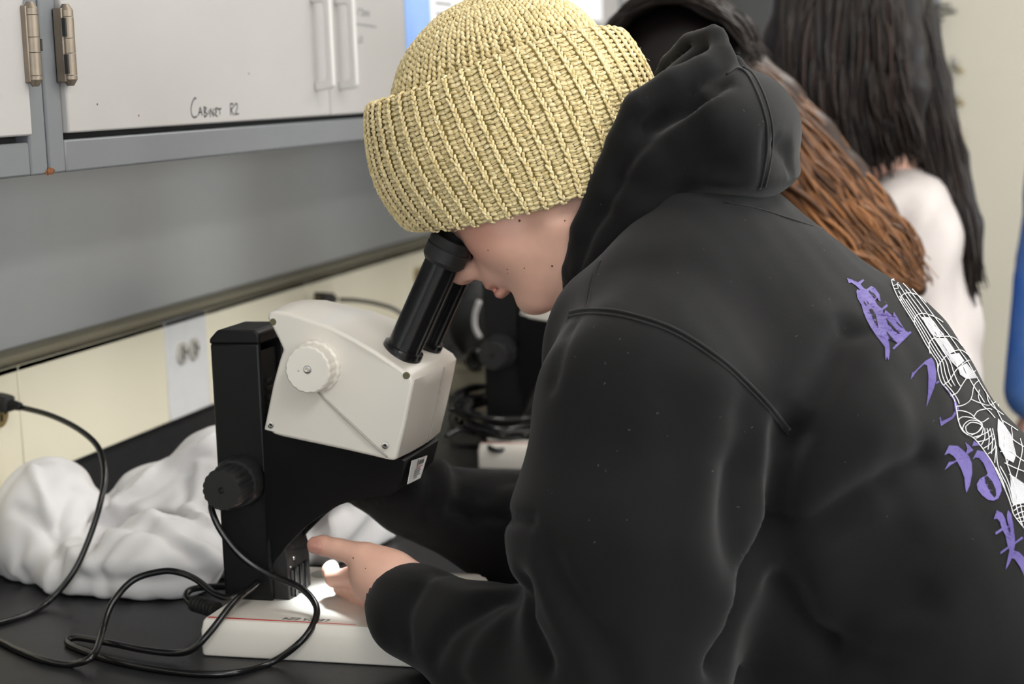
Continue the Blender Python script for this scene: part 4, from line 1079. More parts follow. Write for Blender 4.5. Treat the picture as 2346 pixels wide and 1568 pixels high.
# hollow of the hood and room for the head
ho.cone(W3(1606, 118, 1.690), W3(1560, 200, 1.690), .010, .026, .006, 's')
ho.ell(hp(0, -.02, .02), (.086, .108, .105), .006, 's', HB)
ho.ell(hp(0, .03, -.04), (.066, .072, .085), .006, 's', HB)
ho.chain([W3(1470, 470, 1.600), W3(1400, 545, 1.602), W3(1350, 620, 1.612), W3(1322, 690, 1.628)], [.024, .021, .017, .012], .010)
ho.cone(W3(1634, 112, 1.676), W3(1570, 205, 1.690), .012, .028, .004)
oV, oQ = ho.mesh(.0042)
oV = relax(oV, oQ, 3, .5)
otree = bvh(oV, oQ)
HFOLDS = [
    ([(1655, 195), (1600, 235), (1540, 262), (1480, 290)], .009, -.010),
    ([(1690, 170), (1620, 240), (1540, 310), (1460, 380), (1400, 460)], .010, .005),
    ([(1800, 340), (1700, 345), (1600, 390), (1500, 440)], .016, -.003),
    ([(1420, 420), (1370, 500), (1330, 590), (1312, 660)], .007, -.005),
    ([(1480, 330), (1430, 400), (1390, 480)], .008, -.004),
    ([(1785, 330), (1805, 350), (1812, 380)], .008, -.005),
    ([(1757, 300), (1752, 360), (1740, 430)], .004, -.002),
]
oV = strokes(oV, oQ, otree, HFOLDS)
oV = oV + vnormals(oV, oQ) * (.0015 * vnoise(oV, 60, 8))[:, None]
oV = relax(oV, oQ, 1, .4)
hood = obj('hood', fast_mesh('hood', oV, oQ), 'hoodie'); hood.parent = hoodie
otree = bvh(oV, oQ)
# stitched seams: thin raised cords laid on the cloth
def on_cloth(pts, trees, lift=.0004, n=6):
    out = []
    for p in catmull(np.array(pts, float), n):
        best = None
        for t in trees:
            q, nn = cast(t, *p)
            if q is not None and (best is None or np.linalg.norm(q - CAM) < np.linalg.norm(best[0] - CAM)): best = (q, nn)
        if best is not None: out.append(best[0] + best[1] * lift)
    return np.array(out)
def seam(name, pts, trees, r, parent, m_='seam_thread'):
    P = on_cloth(pts, trees)
    if len(P) < 3: return
    for _ in range(2): P[1:-1] = P[1:-1] * .5 + (P[:-2] + P[2:]) * .25
    V, F = tube_np(P, r, 6); o = obj(name, np_mesh(name, V, F), m_); o.parent = parent; return o
SH = [(1306, 716), (1340, 710), (1400, 712), (1450, 722), (1510, 740), (1560, 762), (1610, 793), (1660, 830), (1705, 870), (1745, 910), (1780, 950), (1808, 985)]
seam('armhole_seam', SH, [dtree], .0016, hoodie); seam('armhole_seam', [(u - 3, v + 10) for u, v in SH], [dtree], .0009, hoodie)
seam('shoulder_seam', [(1378, 596), (1365, 625), (1356, 660), (1350, 690), (1345, 708)], [dtree], .0011, hoodie)
seam('yoke_seam', [(1660, 465), (1740, 480), (1820, 505), (1900, 530)], [dtree], .0008, hoodie)
HSM = [(1664, 172), (1690, 157), (1712, 172), (1735, 215), (1750, 260), (1757, 300), (1756, 350), (1748, 400), (1740, 432)]
seam('hood_seam', HSM, [otree], .0013, hood); seam('hood_seam', [(u + 12, v - 4) for u, v in HSM[1:]], [otree], .0010, hood)

# lint caught on the cloth
Vs, Fs = [], []; n0 = 0
for k in range(75):
    u, v = rng.uniform(1230, 2250), rng.uniform(200, 1300)
    q, nn = cast(dtree, u, v); q2, nn2 = cast(otree, u, v)
    if q2 is not None and (q is None or np.linalg.norm(q2 - CAM) < np.linalg.norm(q - CAM)): q, nn = q2, nn2
    if q is None: continue
    d1 = rng.normal(size=3); d1 -= nn * (d1 @ nn); d1 /= np.linalg.norm(d1); L_ = rng.uniform(.0003, .0012)
    V, Fc = tube_np(np.array([q - d1 * L_, q + nn * .0004, q + d1 * L_]), rng.uniform(.00012, .00024), 4, False); Vs.append(V); Fs += [tuple(i + n0 for i in f) for f in Fc]; n0 += len(V)
lint = obj('lint', np_mesh('lint', np.vstack(Vs), Fs), 'lint' if 'lint' in M else mat('lint', (.13, .13, .125), .9)); lint.parent = hoodie; lint['kind'] = 'stuff'

# trousers and shoes carry the figure down to the floor
tr = SDF()
tr.cone((PX, -1.215, .86), (PX, -1.225, .80), .092, .096, .02, 'u', (1.5, 1, 1))
for q in (-1, 1):
    tr.cone((PX + q * .075, -1.225, .80), (PX + q * .085, -1.19, .48), .088, .066, .04).cone((PX + q * .085, -1.19, .48), (PX + q * .09, -1.23, .09), .066, .056, .03)
tV, tQ = tr.mesh(.010); pw(obj('trousers', fast_mesh('trousers', relax(tV, tQ, 2), tQ), 'trousers'))
for q in (-1, 1):
    sh = SDF(); x = PX + q * .092
    sh.cone((x, -1.245, .048), (x, -1.08, .036), .046, .036, .02).cone((x, -1.235, .06), (x, -1.225, .12), .046, .048, .02).cut((0, 0, .0015), (0, 0, -1))
    sV, sQ = sh.mesh(.007); pw(obj('shoe', fast_mesh('shoe', relax(sV, sQ, 1), sQ), 'shoe'))
# ------------------------------------------------------------------ knitted hat, stitch by stitch
KC = onx(1170, 285, PX)
KA = onx(1140, 189.6, PX) - KC; KA /= np.linalg.norm(KA)
KB = np.array([0, KA[2], -KA[1]]); KL = np.array([-1.0, 0, 0])
RA_, RB_ = .141, .110
hat = pw(bpy.data.objects.new('beanie', None)); COL.objects.link(hat); hat['label'] = 'cream ribbed knitted beanie with a deep turned-up cuff'
PROF = catmull(np.array([(.79, -.066), (.83, -.083), (.885, -.086), (.935, -.070), (.985, -.040), (1.0, -.013), (.988, .010), (.960, .030), (.930, .044), (.895, .0530), (.845, .0525), (.80, .042)]), 10)
_sl = np.concatenate([[0], np.cumsum(np.linalg.norm(np.diff(PROF * np.array([.125, 1]), axis=0), axis=1))])
def cuff(th, s):
    th = th + .20 * (.5 - s / _sl[-1])                 # the ribs lean back towards the nape
    f = np.interp(s, _sl, PROF[:, 0]); a = np.interp(s, _sl, PROF[:, 1])
    c = np.cos(th); a = a + np.where(a < 0, .020 * np.maximum(0, .25 + .75 * c) * (-a / .085), 0) + .003 * np.sin(3 * th + 1)
    f = f * (1 + .008 * np.sin(5 * th + 2))
    return KC + (KB[None] * (RA_ * f * c)[:, None] + KL[None] * (RB_ * f * np.sin(th))[:, None] + KA[None] * a[:, None])
def dome(th, s):
    """s: 0 at the cuff, 1 at the crown"""
    ph = s * (math.pi / 2) * 1.28 - .44
    r = np.cos(np.clip(ph, -.5, math.pi / 2)); a = .028 + .094 * np.sin(ph)
    return KC + KB[None] * (.108 * r * np.cos(th) + .002 - .012 * s)[:, None] + KL[None] * (.088 * r * np.sin(th))[:, None] + KA[None] * a[:, None]
def grains(surf, th, s, du, dv, half, rad, lift, tint, slant):
    """ellipsoid stitches on a surface: half length, radius, slant angle from the rib direction"""
    e = 1e-3; P = surf(th, s)
    Tt = surf(th + e, s) - P; Tt /= (np.linalg.norm(Tt, axis=1, keepdims=True) + 1e-12)
    Ts = surf(th, s + e * .05) - P; Ts /= (np.linalg.norm(Ts, axis=1, keepdims=True) + 1e-12)
    N = np.cross(Tt, Ts); N /= (np.linalg.norm(N, axis=1, keepdims=True) + 1e-12)
    out = P - KC; N *= np.sign((N * out).sum(1, keepdims=True) + 1e-9)
    Ts = np.cross(N, Tt)
    D = np.cos(slant)[:, None] * Ts + np.sin(slant)[:, None] * Tt; X = np.cross(D, N)
    P = P + N * lift[:, None]
    seg, rg = 8, 5
    tv = [(0, 0, -1)]
    for i in range(1, rg):
        ph = -math.pi / 2 + math.pi * i / rg
        for k in range(seg):
            a = 2 * math.pi * k / seg; tv.append((math.cos(ph) ** .7 * math.cos(a), math.cos(ph) ** .7 * math.sin(a), math.sin(ph)))
    tv.append((0, 0, 1)); tv = np.array(tv); nv = len(tv)
    tf = [(0, 1 + (k + 1) % seg, 1 + k) for k in range(seg)]
    for i in range(rg - 2):
        for k in range(seg):
            a, b = 1 + i * seg + k, 1 + i * seg + (k + 1) % seg; c, d = a + seg, b + seg
            tf += [(a, b, d), (a, d, c)]
    l0 = 1 + (rg - 2) * seg
    tf += [(nv - 1, l0 + k, l0 + (k + 1) % seg) for k in range(seg)]
    tf = np.array(tf)
    V = P[:, None] + tv[None, :, 0, None] * (X * rad[:, None])[:, None] + tv[None, :, 1, None] * (N * rad[:, None] * .9)[:, None] + tv[None, :, 2, None] * (D * half[:, None])[:, None]
    # yarn bows outwards a little at its middle
    V = V + (N * rad[:, None] * .35)[:, None] * (1 - tv[None, :, 2, None] ** 2)
    Fc = (tf[None] + (np.arange(len(P)) * nv)[:, None, None]).reshape(-1, 3)
    return V.reshape(-1, 3), Fc, np.repeat(tint, nv)
def stitch_mesh(name, groups_, parent, m_='yarn'):
    Vs, Fs, Ts = [], [], []; n = 0
    for V, Fc, t in groups_:
        Vs.append(V); Fs.append(Fc + n); Ts.append(t); n += len(V)
    me = fast_mesh(name, np.vstack(Vs), np.vstack(Fs))
    t = np.concatenate(Ts); ca = me.color_attributes.new('tint', 'FLOAT_COLOR', 'POINT')
    ca.data.foreach_set('color', np.stack([t, t, t ** 1.15, np.ones_like(t)], 1).astype(np.float32).ravel())
    o = obj(name, me, m_); o.parent = parent; o['kind'] = 'stuff'; return o
def shell(name, surf, smin, smax, nt, ns, parent, lift, ribs, amp):
    th = np.linspace(0, 2 * math.pi, nt, endpoint=False); s = np.linspace(smin, smax, ns)
    S, T = np.meshgrid(s, th, indexing='ij'); P = surf(T.ravel(), S.ravel())
    d = P - KC; rad_ = d - (d @ KA)[:, None] * KA; rad_ /= (np.linalg.norm(rad_, axis=1, keepdims=True) + 1e-9)
    P = P + rad_ * (lift + amp * np.cos(ribs * T.ravel()))[:, None]
    i, j = np.meshgrid(np.arange(ns - 1), np.arange(nt), indexing='ij')
    Q = np.stack([i * nt + j, i * nt + (j + 1) % nt, (i + 1) * nt + (j + 1) % nt, (i + 1) * nt + j], -1).reshape(-1, 4)
    o = obj(name, fast_mesh(name, P, Q), 'yarn_base'); o.parent = parent; return o
NR = 46; LEN = _sl[-1]; ROW = .0049
rows = np.arange(.002, LEN - .001, ROW)
cuff_o = shell('cuff', cuff, 0, LEN, NR * 8, 70, hat, -.0016, NR, .0006)
per = 2 * math.pi / NR
T, S_ = np.meshgrid(np.arange(NR) * per, rows, indexing='xy'); T = T.ravel(); S_ = S_.ravel(); n = len(T)
J = lambda a: rng.normal(0, a, n)
pm = .0165
def tintf(n, lo=.80, hi=1.12): return rng.uniform(lo, hi, n)
fuzz = np.where((S_ < .004) | (S_ > LEN - .004), 0, 1)
gs = []
gs.append(grains(cuff, T - .055 * per + J(.003), S_ + J(.0002), 0, 0, .0032 + J(.0002), .00150 + J(.00008), .0018 + J(.0002), tintf(n, .98, 1.2), -.34 + J(.06)))
gs.append(grains(cuff, T + .055 * per + J(.003), S_ + ROW * .5 + J(.0002), 0, 0, .0032 + J(.0002), .00150 + J(.00008), .0018 + J(.0002), tintf(n, .95, 1.18), .34 + J(.06)))
for q in (-1, 1):
    gs.append(grains(cuff, T + per * (.5 + q * .155) + J(.004), S_ + ROW * .15 + J(.0002), 0, 0, .0037 + J(.0002), .00170 + J(.0001), .0001 + J(.0002), tintf(n, .84, 1.10), math.pi / 2 - q * .20 + J(.06)))
    gs.append(grains(cuff, T + per * (.5 + q * .145) + J(.004), S_ + ROW * .62 + J(.0002), 0, 0, .0033 + J(.0002), .00125 + J(.0001), -.0008 + J(.0002), tintf(n, .74, 1.0), math.pi / 2 - q * .20 + J(.06)))
stitch_mesh('cuff_stitches', gs, cuff_o)
dome_o = shell('crown', dome, 0, .985, 58 * 6, 60, hat, -.0010, 58, .0008)
ND = 58; gs = []
for k in range(2):                     # every column up the sides, every second one near the crown
    sub = np.arange(ND) if k == 0 else np.arange(0, ND, 2)
    rows_d = np.arange(.0, .74, .0272) if k == 0 else np.arange(.74, .97, .0272)
    T, S_ = np.meshgrid(sub * 2 * math.pi / ND, rows_d, indexing='xy'); T = T.ravel(); S_ = S_.ravel(); n = len(T)
    ph = S_ * (math.pi / 2) * 1.28 - .44; r = np.cos(ph)
    sp = 2 * math.pi / len(sub); wdt = r * .099 * sp
    for q in (-1, 1):
        gs.append(grains(dome, T + q * sp * .20 + J(.006), S_ + (.010 if q > 0 else 0) + J(.001), 0, 0, .0034 + J(.0002), np.minimum(.0021, wdt * .27) + J(.00008), .0006 + J(.0002), tintf(n, .80, 1.10), -q * .50 + J(.07)))
    gs.append(grains(dome, T + sp * .5 + J(.006), S_ + J(.001), 0, 0, np.minimum(.0024, wdt * .4), np.minimum(.0016, wdt * .22), -.0010 + J(.0002), tintf(n, .66, .92), math.pi / 2 + J(.2)))
stitch_mesh('crown_stitches', gs, dome_o)
# loose fibres standing off the wool
Vs, Fs = [], []; n0 = 0
for k in range(620):
    th = rng.uniform(0, 2 * math.pi); on_c = rng.random() < .7
    P0 = (cuff(np.array([th]), np.array([rng.uniform(.01, LEN - .01)])) if on_c else dome(np.array([th]), np.array([rng.uniform(.1, .95)])))[0]
    nn = P0 - KC; nn /= np.linalg.norm(nn); d1 = rng.normal(size=3); d1 /= np.linalg.norm(d1)
    L_ = rng.uniform(.002, .0055)
    pts = [P0 + nn * .001, P0 + nn * (.001 + L_ * .6) + d1 * L_ * .3, P0 + nn * (.001 + L_ * .7) + d1 * L_ * .9]
    V, Fc = tube_np(catmull(pts, 3), .00009, 3, False); Vs.append(V); Fs += [tuple(i + n0 for i in f) for f in Fc]; n0 += len(V)
fz = obj('fibres', np_mesh('fibres', np.vstack(Vs), Fs), 'yarn_fibre' if 'yarn_fibre' in M else mat('yarn_fibre', (.80, .72, .50), .9)); fz.parent = hat; fz['kind'] = 'stuff'
# ------------------------------------------------------------------ print on the back of the hoodie
Z3 = lambda p: (1900 + p[0] / 4.1256, 620 + p[1] / 4.1256)
Z4 = lambda p: (2050 + p[0] / 3.92, 960 + p[1] / 3.92)
def lay(pts2, lift):
    out = []
    for p in pts2:
        q, nn = cast(dtree, p[0], p[1])
        out.append(None if q is None or np.dot(nn, q - CAM) > -.02 else q + nn * lift)
    return out
def print_poly(name, pts, m_, lift=.0007):
    tri = tessellate_polygon([[Vector((p[0], p[1], 0)) for p in pts]])
    bm = bmesh.new(); vs = [bm.verts.new((p[0], p[1], 0)) for p in pts]
    for t in tri:
        try: bm.faces.new([vs[i] for i in t])
        except ValueError: pass
    for _ in range(4):
        lg = [e for e in bm.edges if e.calc_length() > 7]
        if not lg: break
        bmesh.ops.subdivide_edges(bm, edges=lg, cuts=1, use_grid_fill=False); bmesh.ops.triangulate(bm, faces=bm.faces)
    vl = list(bm.verts); W = lay([(v.co.x, v.co.y) for v in vl], lift); bad = []
    for v, w in zip(vl, W):
        if w is None: bad.append(v)
        else: v.co = Vector(w)
    bmesh.ops.delete(bm, geom=bad, context='VERTS')
    for f in bm.faces: f.normal_update()
    o = obj(name, bm, m_); smooth(o); o.parent = hoodie; return o
def print_lines(name, lst, m_, w=1.8, lift=.0009):
    Vs, Fs = [], []
    for pts in lst:
        P = catmull(np.array(pts, float), 5)
        seg = np.concatenate([[0], np.cumsum(np.linalg.norm(np.diff(P, axis=0), axis=1))])
        n = max(3, int(seg[-1] / 5)); s = np.linspace(0, seg[-1], n); P = np.stack([np.interp(s, seg, P[:, 0]), np.interp(s, seg, P[:, 1])], 1)
        T = np.gradient(P, axis=0); T /= (np.linalg.norm(T, axis=1, keepdims=True) + 1e-9); N = np.stack([-T[:, 1], T[:, 0]], 1)
        A = lay(P + N * w / 2, lift); B = lay(P - N * w / 2, lift); prev = None
        for a, b in zip(A, B):
            if a is None or b is None: prev = None; continue
            i = len(Vs); Vs += [a, b]
            if prev is not None: Fs.append((prev, prev + 1, i + 1, i))
            prev = i
    o = obj(name, np_mesh(name, Vs, Fs), m_); o.parent = hoodie; o['kind'] = 'stuff'; return o
G1 = [(163, 77), (225, 98), (268, 118), (315, 88), (327, 100), (290, 135), (325, 175), (345, 185), (392, 152), (430, 175), (470, 230), (482, 300), (462, 290), (450, 262), (428, 290), (450, 330), (490, 365), (540, 322), (552, 342), (500, 385), (515, 420), (525, 380), (570, 415), (598, 440), (605, 395), (640, 450), (680, 520), (715, 575), (745, 590), (762, 578), (772, 595), (605, 752), (590, 738), (640, 690), (560, 650), (548, 655), (560, 690), (568, 770), (555, 855), (540, 815), (530, 855), (525, 820), (522, 730), (500, 700), (440, 620), (390, 540), (345, 460), (320, 400), (300, 330), (262, 265), (252, 200), (262, 185), (290, 190), (250, 150), (205, 120), (180, 125)]
G1h = [[(365, 205), (385, 190), (440, 255), (428, 275)], [(372, 375), (400, 370), (435, 430), (460, 550), (430, 510)], [(318, 290), (345, 330), (350, 345), (325, 315)], [(345, 285), (368, 320), (362, 330)], [(530, 575), (570, 625), (625, 685), (560, 645)], [(525, 455), (560, 490), (620, 560), (670, 610), (610, 580), (560, 520)], [(595, 445), (640, 500), (700, 560), (650, 530)]]
G2 = [[(760, 1040), (778, 965), (790, 968), (900, 860), (960, 825), (985, 870), (1005, 960), (1003, 1050), (985, 1110), (912, 1293), (928, 1150), (932, 1000), (918, 900), (890, 890), (830, 945)], [(1003, 1060), (1030, 1045), (1035, 1060), (1005, 1078)],
      [(1040, 1060), (1100, 1110), (1180, 1210), (1220, 1310), (1205, 1340), (1165, 1400), (1048, 1475), (1035, 1400), (1045, 1385), (1055, 1430), (1150, 1385), (1180, 1330), (1170, 1230), (1100, 1130)]]
G3 = [[(440, 328), (482, 240), (560, 245), (630, 305), (660, 340), (685, 400), (690, 490), (670, 600), (638, 668), (628, 620), (620, 530), (590, 450), (555, 385), (500, 415), (442, 465), (482, 388), (520, 385), (548, 372), (520, 335), (480, 310)],
      [(625, 210), (660, 240), (700, 285), (645, 322), (632, 315), (645, 270)], [(705, 200), (760, 240), (690, 248)],
      [(692, 368), (735, 285), (800, 300), (860, 390), (910, 500), (950, 590), (955, 650), (925, 720), (880, 740), (830, 730), (780, 690), (740, 640), (732, 590), (760, 540), (820, 510), (828, 490), (790, 400), (750, 355), (720, 350)]]
G3h = [[(800, 530), (825, 518), (870, 570), (900, 640), (905, 690), (890, 715), (860, 680), (820, 600)]]
G4 = [[(885, 905), (910, 825), (960, 850), (985, 900), (1000, 960), (1018, 975), (1003, 900), (1003, 860), (1012, 820), (1040, 860), (1060, 960), (1072, 1070), (1075, 1110), (1135, 1060), (1150, 1075), (1075, 1130), (1065, 1185), (1110, 1200), (1150, 1240), (1160, 1260), (1160, 1420), (1120, 1330), (1070, 1260), (1045, 1255), (1020, 1310), (990, 1358), (1005, 1280), (1025, 1190), (1020, 1165), (945, 1220), (942, 1200), (1010, 1150), (990, 1050), (965, 1005), (905, 1045), (898, 1022), (955, 985), (940, 930), (915, 900)]]
G4h = [[(1012, 985), (1028, 970), (1032, 1045), (1024, 1040)]]
print_poly('printed_character', [Z3(p) for p in G1], 'print_purple')
for h_ in G1h: print_poly('character_gap', [Z3(p) for p in h_], 'hoodie', .0011)
for g_ in G2: print_poly('printed_character', [Z3(p) for p in g_], 'print_purple')
for g_ in G3 + G4: print_poly('printed_character', [Z4(p) for p in g_], 'print_purple')
for h_ in G3h + G4h: print_poly('character_gap', [Z4(p) for p in h_], 'hoodie', .0011)
CL = catmull(np.array([(582, 95), (600, 160), (640, 250), (700, 350), (770, 460), (840, 580), (900, 690), (960, 790), (1010, 870), (1020, 960), (1050, 1060), (1110, 1130), (1170, 1220), (1190, 1300), (1205, 1400), (1230, 1480)], float), 6)
CRt = catmull(np.array([(660, 65), (760, 130), (860, 230), (960, 350), (1060, 480), (1160, 600), (1230, 690), (1300, 790), (1360, 870), (1430, 980), (1500, 1090), (1560, 1190), (1620, 1290), (1680, 1390), (1720, 1460), (1760, 1530)], float), 6)
LN = [[Z3(p) for p in CL]]
for f, b0, e in ((.08, .14, .86), (.16, .10, .72), (.25, .16, .70), (.36, .06, .70), (.50, .10, .62), (.66, .06, .80), (.84, .10, .95)):
    LN.append([Z3(p) for p in (CL * (1 - f) + CRt * f)[int(len(CL) * b0):int(len(CL) * e):3]])
LN += [[Z3(p) for p in q] for q in (
    [(582, 95), (660, 65)], [(582, 95), (635, 100), (660, 70)], [(600, 150), (640, 135), (655, 90)], [(610, 180), (645, 180), (640, 135)],
    [(670, 295), (672, 260), (690, 235), (735, 218), (800, 228), (860, 260), (910, 310)], [(800, 520), (798, 470), (820, 430), (870, 412), (940, 425), (1020, 460), (1070, 495)],
    [(945, 790), (935, 720), (950, 670), (1000, 635), (1060, 628), (1140, 630), (1200, 660), (1250, 720)], [(1018, 960), (1025, 900), (1070, 840), (1120, 795), (1215, 755), (1280, 780), (1330, 830)],
    [(1075, 1085), (1130, 1040), (1180, 960), (1230, 910), (1300, 855), (1330, 860)], [(1135, 1190), (1200, 1160), (1250, 1080), (1300, 1010), (1375, 950)],
    [(1185, 1290), (1260, 1275), (1330, 1220), (1360, 1090), (1410, 1040)], [(1330, 1220), (1400, 1250), (1500, 1280), (1580, 1240), (1590, 1290)],
    [(1200, 1330), (1250, 1330), (1330, 1360), (1420, 1440), (1500, 1400)], [(1210, 1420), (1240, 1390), (1310, 1390), (1400, 1420), (1440, 1460)],
    [(1250, 1510), (1265, 1460), (1320, 1420), (1400, 1430), (1440, 1470), (1430, 1500)], [(1360, 1380), (1400, 1330), (1500, 1310), (1530, 1320)],
    [(1410, 1130), (1400, 1200), (1440, 1280), (1500, 1330), (1560, 1400)], [(1480, 1170), (1500, 1250), (1560, 1310), (1640, 1370)],
    [(1280, 1480), (1330, 1440), (1400, 1450), (1435, 1480), (1400, 1530), (1340, 1550), (1290, 1530), (1280, 1480)], [(1200, 1340), (1215, 1440), (1260, 1520), (1300, 1560)])]
LN += [[Z4(p) for p in q] for q in (
    [(560, 0), (575, 60), (600, 110), (640, 140), (700, 175), (760, 240), (810, 310), (870, 400), (920, 500), (970, 610), (1010, 700), (1040, 790), (1060, 860), (1110, 930), (1160, 990)],
    [(780, 60), (740, 120), (680, 150)], [(790, 80), (770, 150), (720, 180)], [(800, 90), (800, 180), (770, 240)], [(820, 90), (840, 180), (830, 280)], [(850, 90), (870, 200), (860, 320)], [(870, 90), (900, 250), (890, 400)],
    [(700, 170), (770, 150), (830, 120), (850, 90)], [(740, 210), (820, 190), (870, 140)], [(790, 270), (850, 230), (890, 170)], [(830, 320), (880, 280), (900, 220)],
    [(930, 170), (1000, 150), (1080, 210), (1160, 260)], [(940, 300), (1020, 290), (1100, 350), (1160, 390)], [(980, 400), (1060, 440), (1160, 480)], [(1020, 500), (1080, 560), (1160, 600)], [(960, 20), (1040, 70), (1100, 110)],
    [(1040, 80), (1050, 180), (1030, 300), (1000, 420)], [(1120, 180), (1140, 280), (1110, 420), (1080, 540)], [(1000, 100), (980, 220), (990, 360), (1040, 520), (1080, 640), (1100, 760)], [(900, 440), (960, 560), (1000, 680)], [(940, 430), (1000, 540), (1040, 660), (1060, 780)], [(905, 250), (915, 400), (950, 500), (1010, 620), (1050, 760)],
    [(1050, 790), (1100, 760), (1160, 760)], [(1060, 830), (1120, 790), (1160, 790)], [(1075, 870), (1130, 840), (1160, 835)], [(1090, 900), (1160, 880)], [(1110, 930), (1160, 920)], [(1080, 770), (1100, 850), (1140, 960)], [(1120, 760), (1140, 860), (1160, 930)])]
for g_ in ([(865, 445), (945, 450), (985, 490), (1040, 570), (1080, 610), (1020, 635), (960, 610), (910, 530)], [(980, 645), (1100, 645), (1180, 760), (1100, 800), (1040, 730)], [(1110, 800), (1220, 785), (1270, 860), (1200, 920), (1140, 860)], [(1210, 925), (1290, 880), (1400, 1020), (1290, 1030), (1230, 990)]):
    print_poly('print_highlight', [Z3(p) for p in g_], 'print_grey', .0008)
for g_ in ([(920, 0), (980, 60), (1040, 150), (1085, 330), (1060, 400), (990, 360), (930, 250), (915, 100)], [(1030, 500), (1160, 590), (1160, 760), (1060, 780), (1040, 680)]):
    print_poly('print_highlight', [Z4(p) for p in g_], 'print_grey', .0008)
print_lines('printed_mesh_lines', LN, 'print_white')

# ------------------------------------------------------------------ people further along the room
def hair_mat(name, c0, c1, rough=.42):
    m = mat(name, c0, rough, attr=('lockmix', 'MIX', c1), spec=.25, bump=(500, .25, .001), stretch=(1, 1, .1)); M[name] = m; return m
hair_mat('hair_auburn', (0.022, 0.010, 0.006), (0.27, 0.115, 0.042)); hair_mat('hair_dark', (0.0060, 0.0042, 0.0038), (0.030, 0.016, 0.011))
M['blouse'] = mat('blouse', (0.50, 0.455, 0.44), .8, var=(9, .12), bump=(30, .25, .004))
M['grey_top'] = mat('grey_top', (0.10, 0.085, 0.095), .8, bump=(40, .2, .003))
M['tie_dye'] = mat('tie_dye', (0.012, 0.095, 0.42), .8, var=(7, .5), col2=(0.10, 0.20, 0.42), bump=(30, .2, .003))
def locks(name, guides, m_, parent, n, rad, seed, mixf, jit=.006):
    """hair locks: guides is a list of polylines of equal length (world points); locks run between neighbouring guides"""
    r_ = np.random.default_rng(seed); G = np.array(guides, float); Vs, Fs, At = [], [], []; n0 = 0
    for k in range(n):
        t = r_.uniform(0, len(G) - 1); i = min(int(t), len(G) - 2); f = t - i
        P = G[i] * (1 - f) + G[i + 1] * f; P = P + r_.normal(0, jit, (len(P), 3)) * np.linspace(.5, 1.2, len(P))[:, None]
        P = catmull(P, 4); q = np.linspace(0, 1, len(P)); sh = r_.uniform(.90, 1.03)
        P = P[:max(4, int(len(P) * min(1, sh)))]; q = q[:len(P)]
        rd = rad * r_.uniform(.6, 1.3) * (1 - .75 * (q / q[-1]) ** 4)
        V, F_ = tube_np(P, rd, 5); Vs.append(V); Fs += [tuple(a + n0 for a in f_) for f_ in F_]; n0 += len(V)
        a = np.clip(mixf(q, r_.random(), t / (len(G) - 1)), 0, 1); At.append(np.concatenate([np.repeat(a, 5), a[:1], a[-1:]]))
    me = np_mesh(name, np.vstack(Vs), Fs); at = me.attributes.new('lockmix', 'FLOAT', 'POINT'); at.data.foreach_set('value', np.concatenate(At).astype(np.float32))
    o = obj(name, me, m_); world_child(o, parent); o['kind'] = 'stuff'; return o
def figure(root, S, name, m_, h=.010, it=2):
    V, Q = S.mesh(h); return world_child(obj(name, fast_mesh(name, relax(V, Q, it), Q), m_), root)
def legs(root, x, y, m_, top=.92, gap=.085):
    t = SDF(); t.cone((x, y, top), (x, y, top - .08), .105, .11, .02, 'u', (1.45, 1, 1))
    for q in (-1, 1): t.cone((x + q * gap, y, top - .08), (x + q * gap, y + .02, .48), .09, .066, .04).cone((x + q * gap, y + .02, .48), (x + q * gap, y - .01, .09), .066, .055, .03)
    figure(root, t, 'trousers', m_)
    for q in (-1, 1):
        s = SDF(); xx = x + q * (gap + .004); s.cone((xx, y - .03, .048), (xx, y + .13, .036), .045, .036, .02).cone((xx, y - .02, .06), (xx, y - .01, .12), .045, .048, .02).cut((0, 0, .0015), (0, 0, -1)); figure(root, s, 'shoe', 'shoe', .008)
M['black_cloth'] = mat('black_cloth', (0.012, 0.012, 0.013), .85)

# auburn-haired person bending over the far microscope
QX = 2.565; OX = QX - PX
pb = thing('person', 'person with long auburn hair bending over the far microscope', 'person', (QX, -1.22, 0), 'people further along the room')
hb = SDF(); sh_ = np.array([OX, .02, -.005])
hcB = onx(1545, 205, QX); dlt = hcB - HC - (HF * -.02 + HU * .03)
keepHC = HC.copy(); HC = keepHC + dlt; add_head(hb); HC = keepHC
nk = hcB + np.array([0, -.07, -.09]); tA = np.array([QX, -.865, 1.16])
hb.cone(hcB + np.array([0, -.03, -.06]), tA, .052, .06, .03).cone(tA, (QX, -1.05, .93), .06, .07, .05, 'u', (1.5, 1, 1))
for q in (-1, 1):
    sh = np.array([QX + q * .15, -.87, 1.12]); el = np.array([QX + q * .20, -.80, .965]); wr = np.array([QX + q * .07, -.70, .975])
    hb.cone((QX + q * .06, -.865, 1.14), sh, .06, .05, .03).cone(sh, el, .046, .038, .02).cone(el, wr, .038, .025, .02).cone(wr, wr + np.array([-q * .01, .05, .01]), .026, .020, .01)
    for k in range(4): hb.chain([wr + np.array([-q * (.012 - .008 * k), .06, .018 - .012 * k]), wr + np.array([-q * (.018 - .008 * k), .095, .020 - .012 * k]), wr + np.array([-q * (.026 - .006 * k), .115, .010 - .012 * k])], [.010, .0085, .007], .004)
    hb.chain([wr + np.array([-q * .015, .02, .02]), wr + np.array([-q * .030, .05, .03]), wr + np.array([-q * .036, .075, .03])], [.013, .010, .008], .006)
figure(pb, hb, 'body', 'skin', .0055)
tp = SDF()
tp.cone((QX, -.885, 1.140), (QX, -.96, 1.04), .082, .088, .03, 'u', SX).cone((QX, -.96, 1.04), (QX, -1.05, .80), .085, .10, .03, 'u', SX)
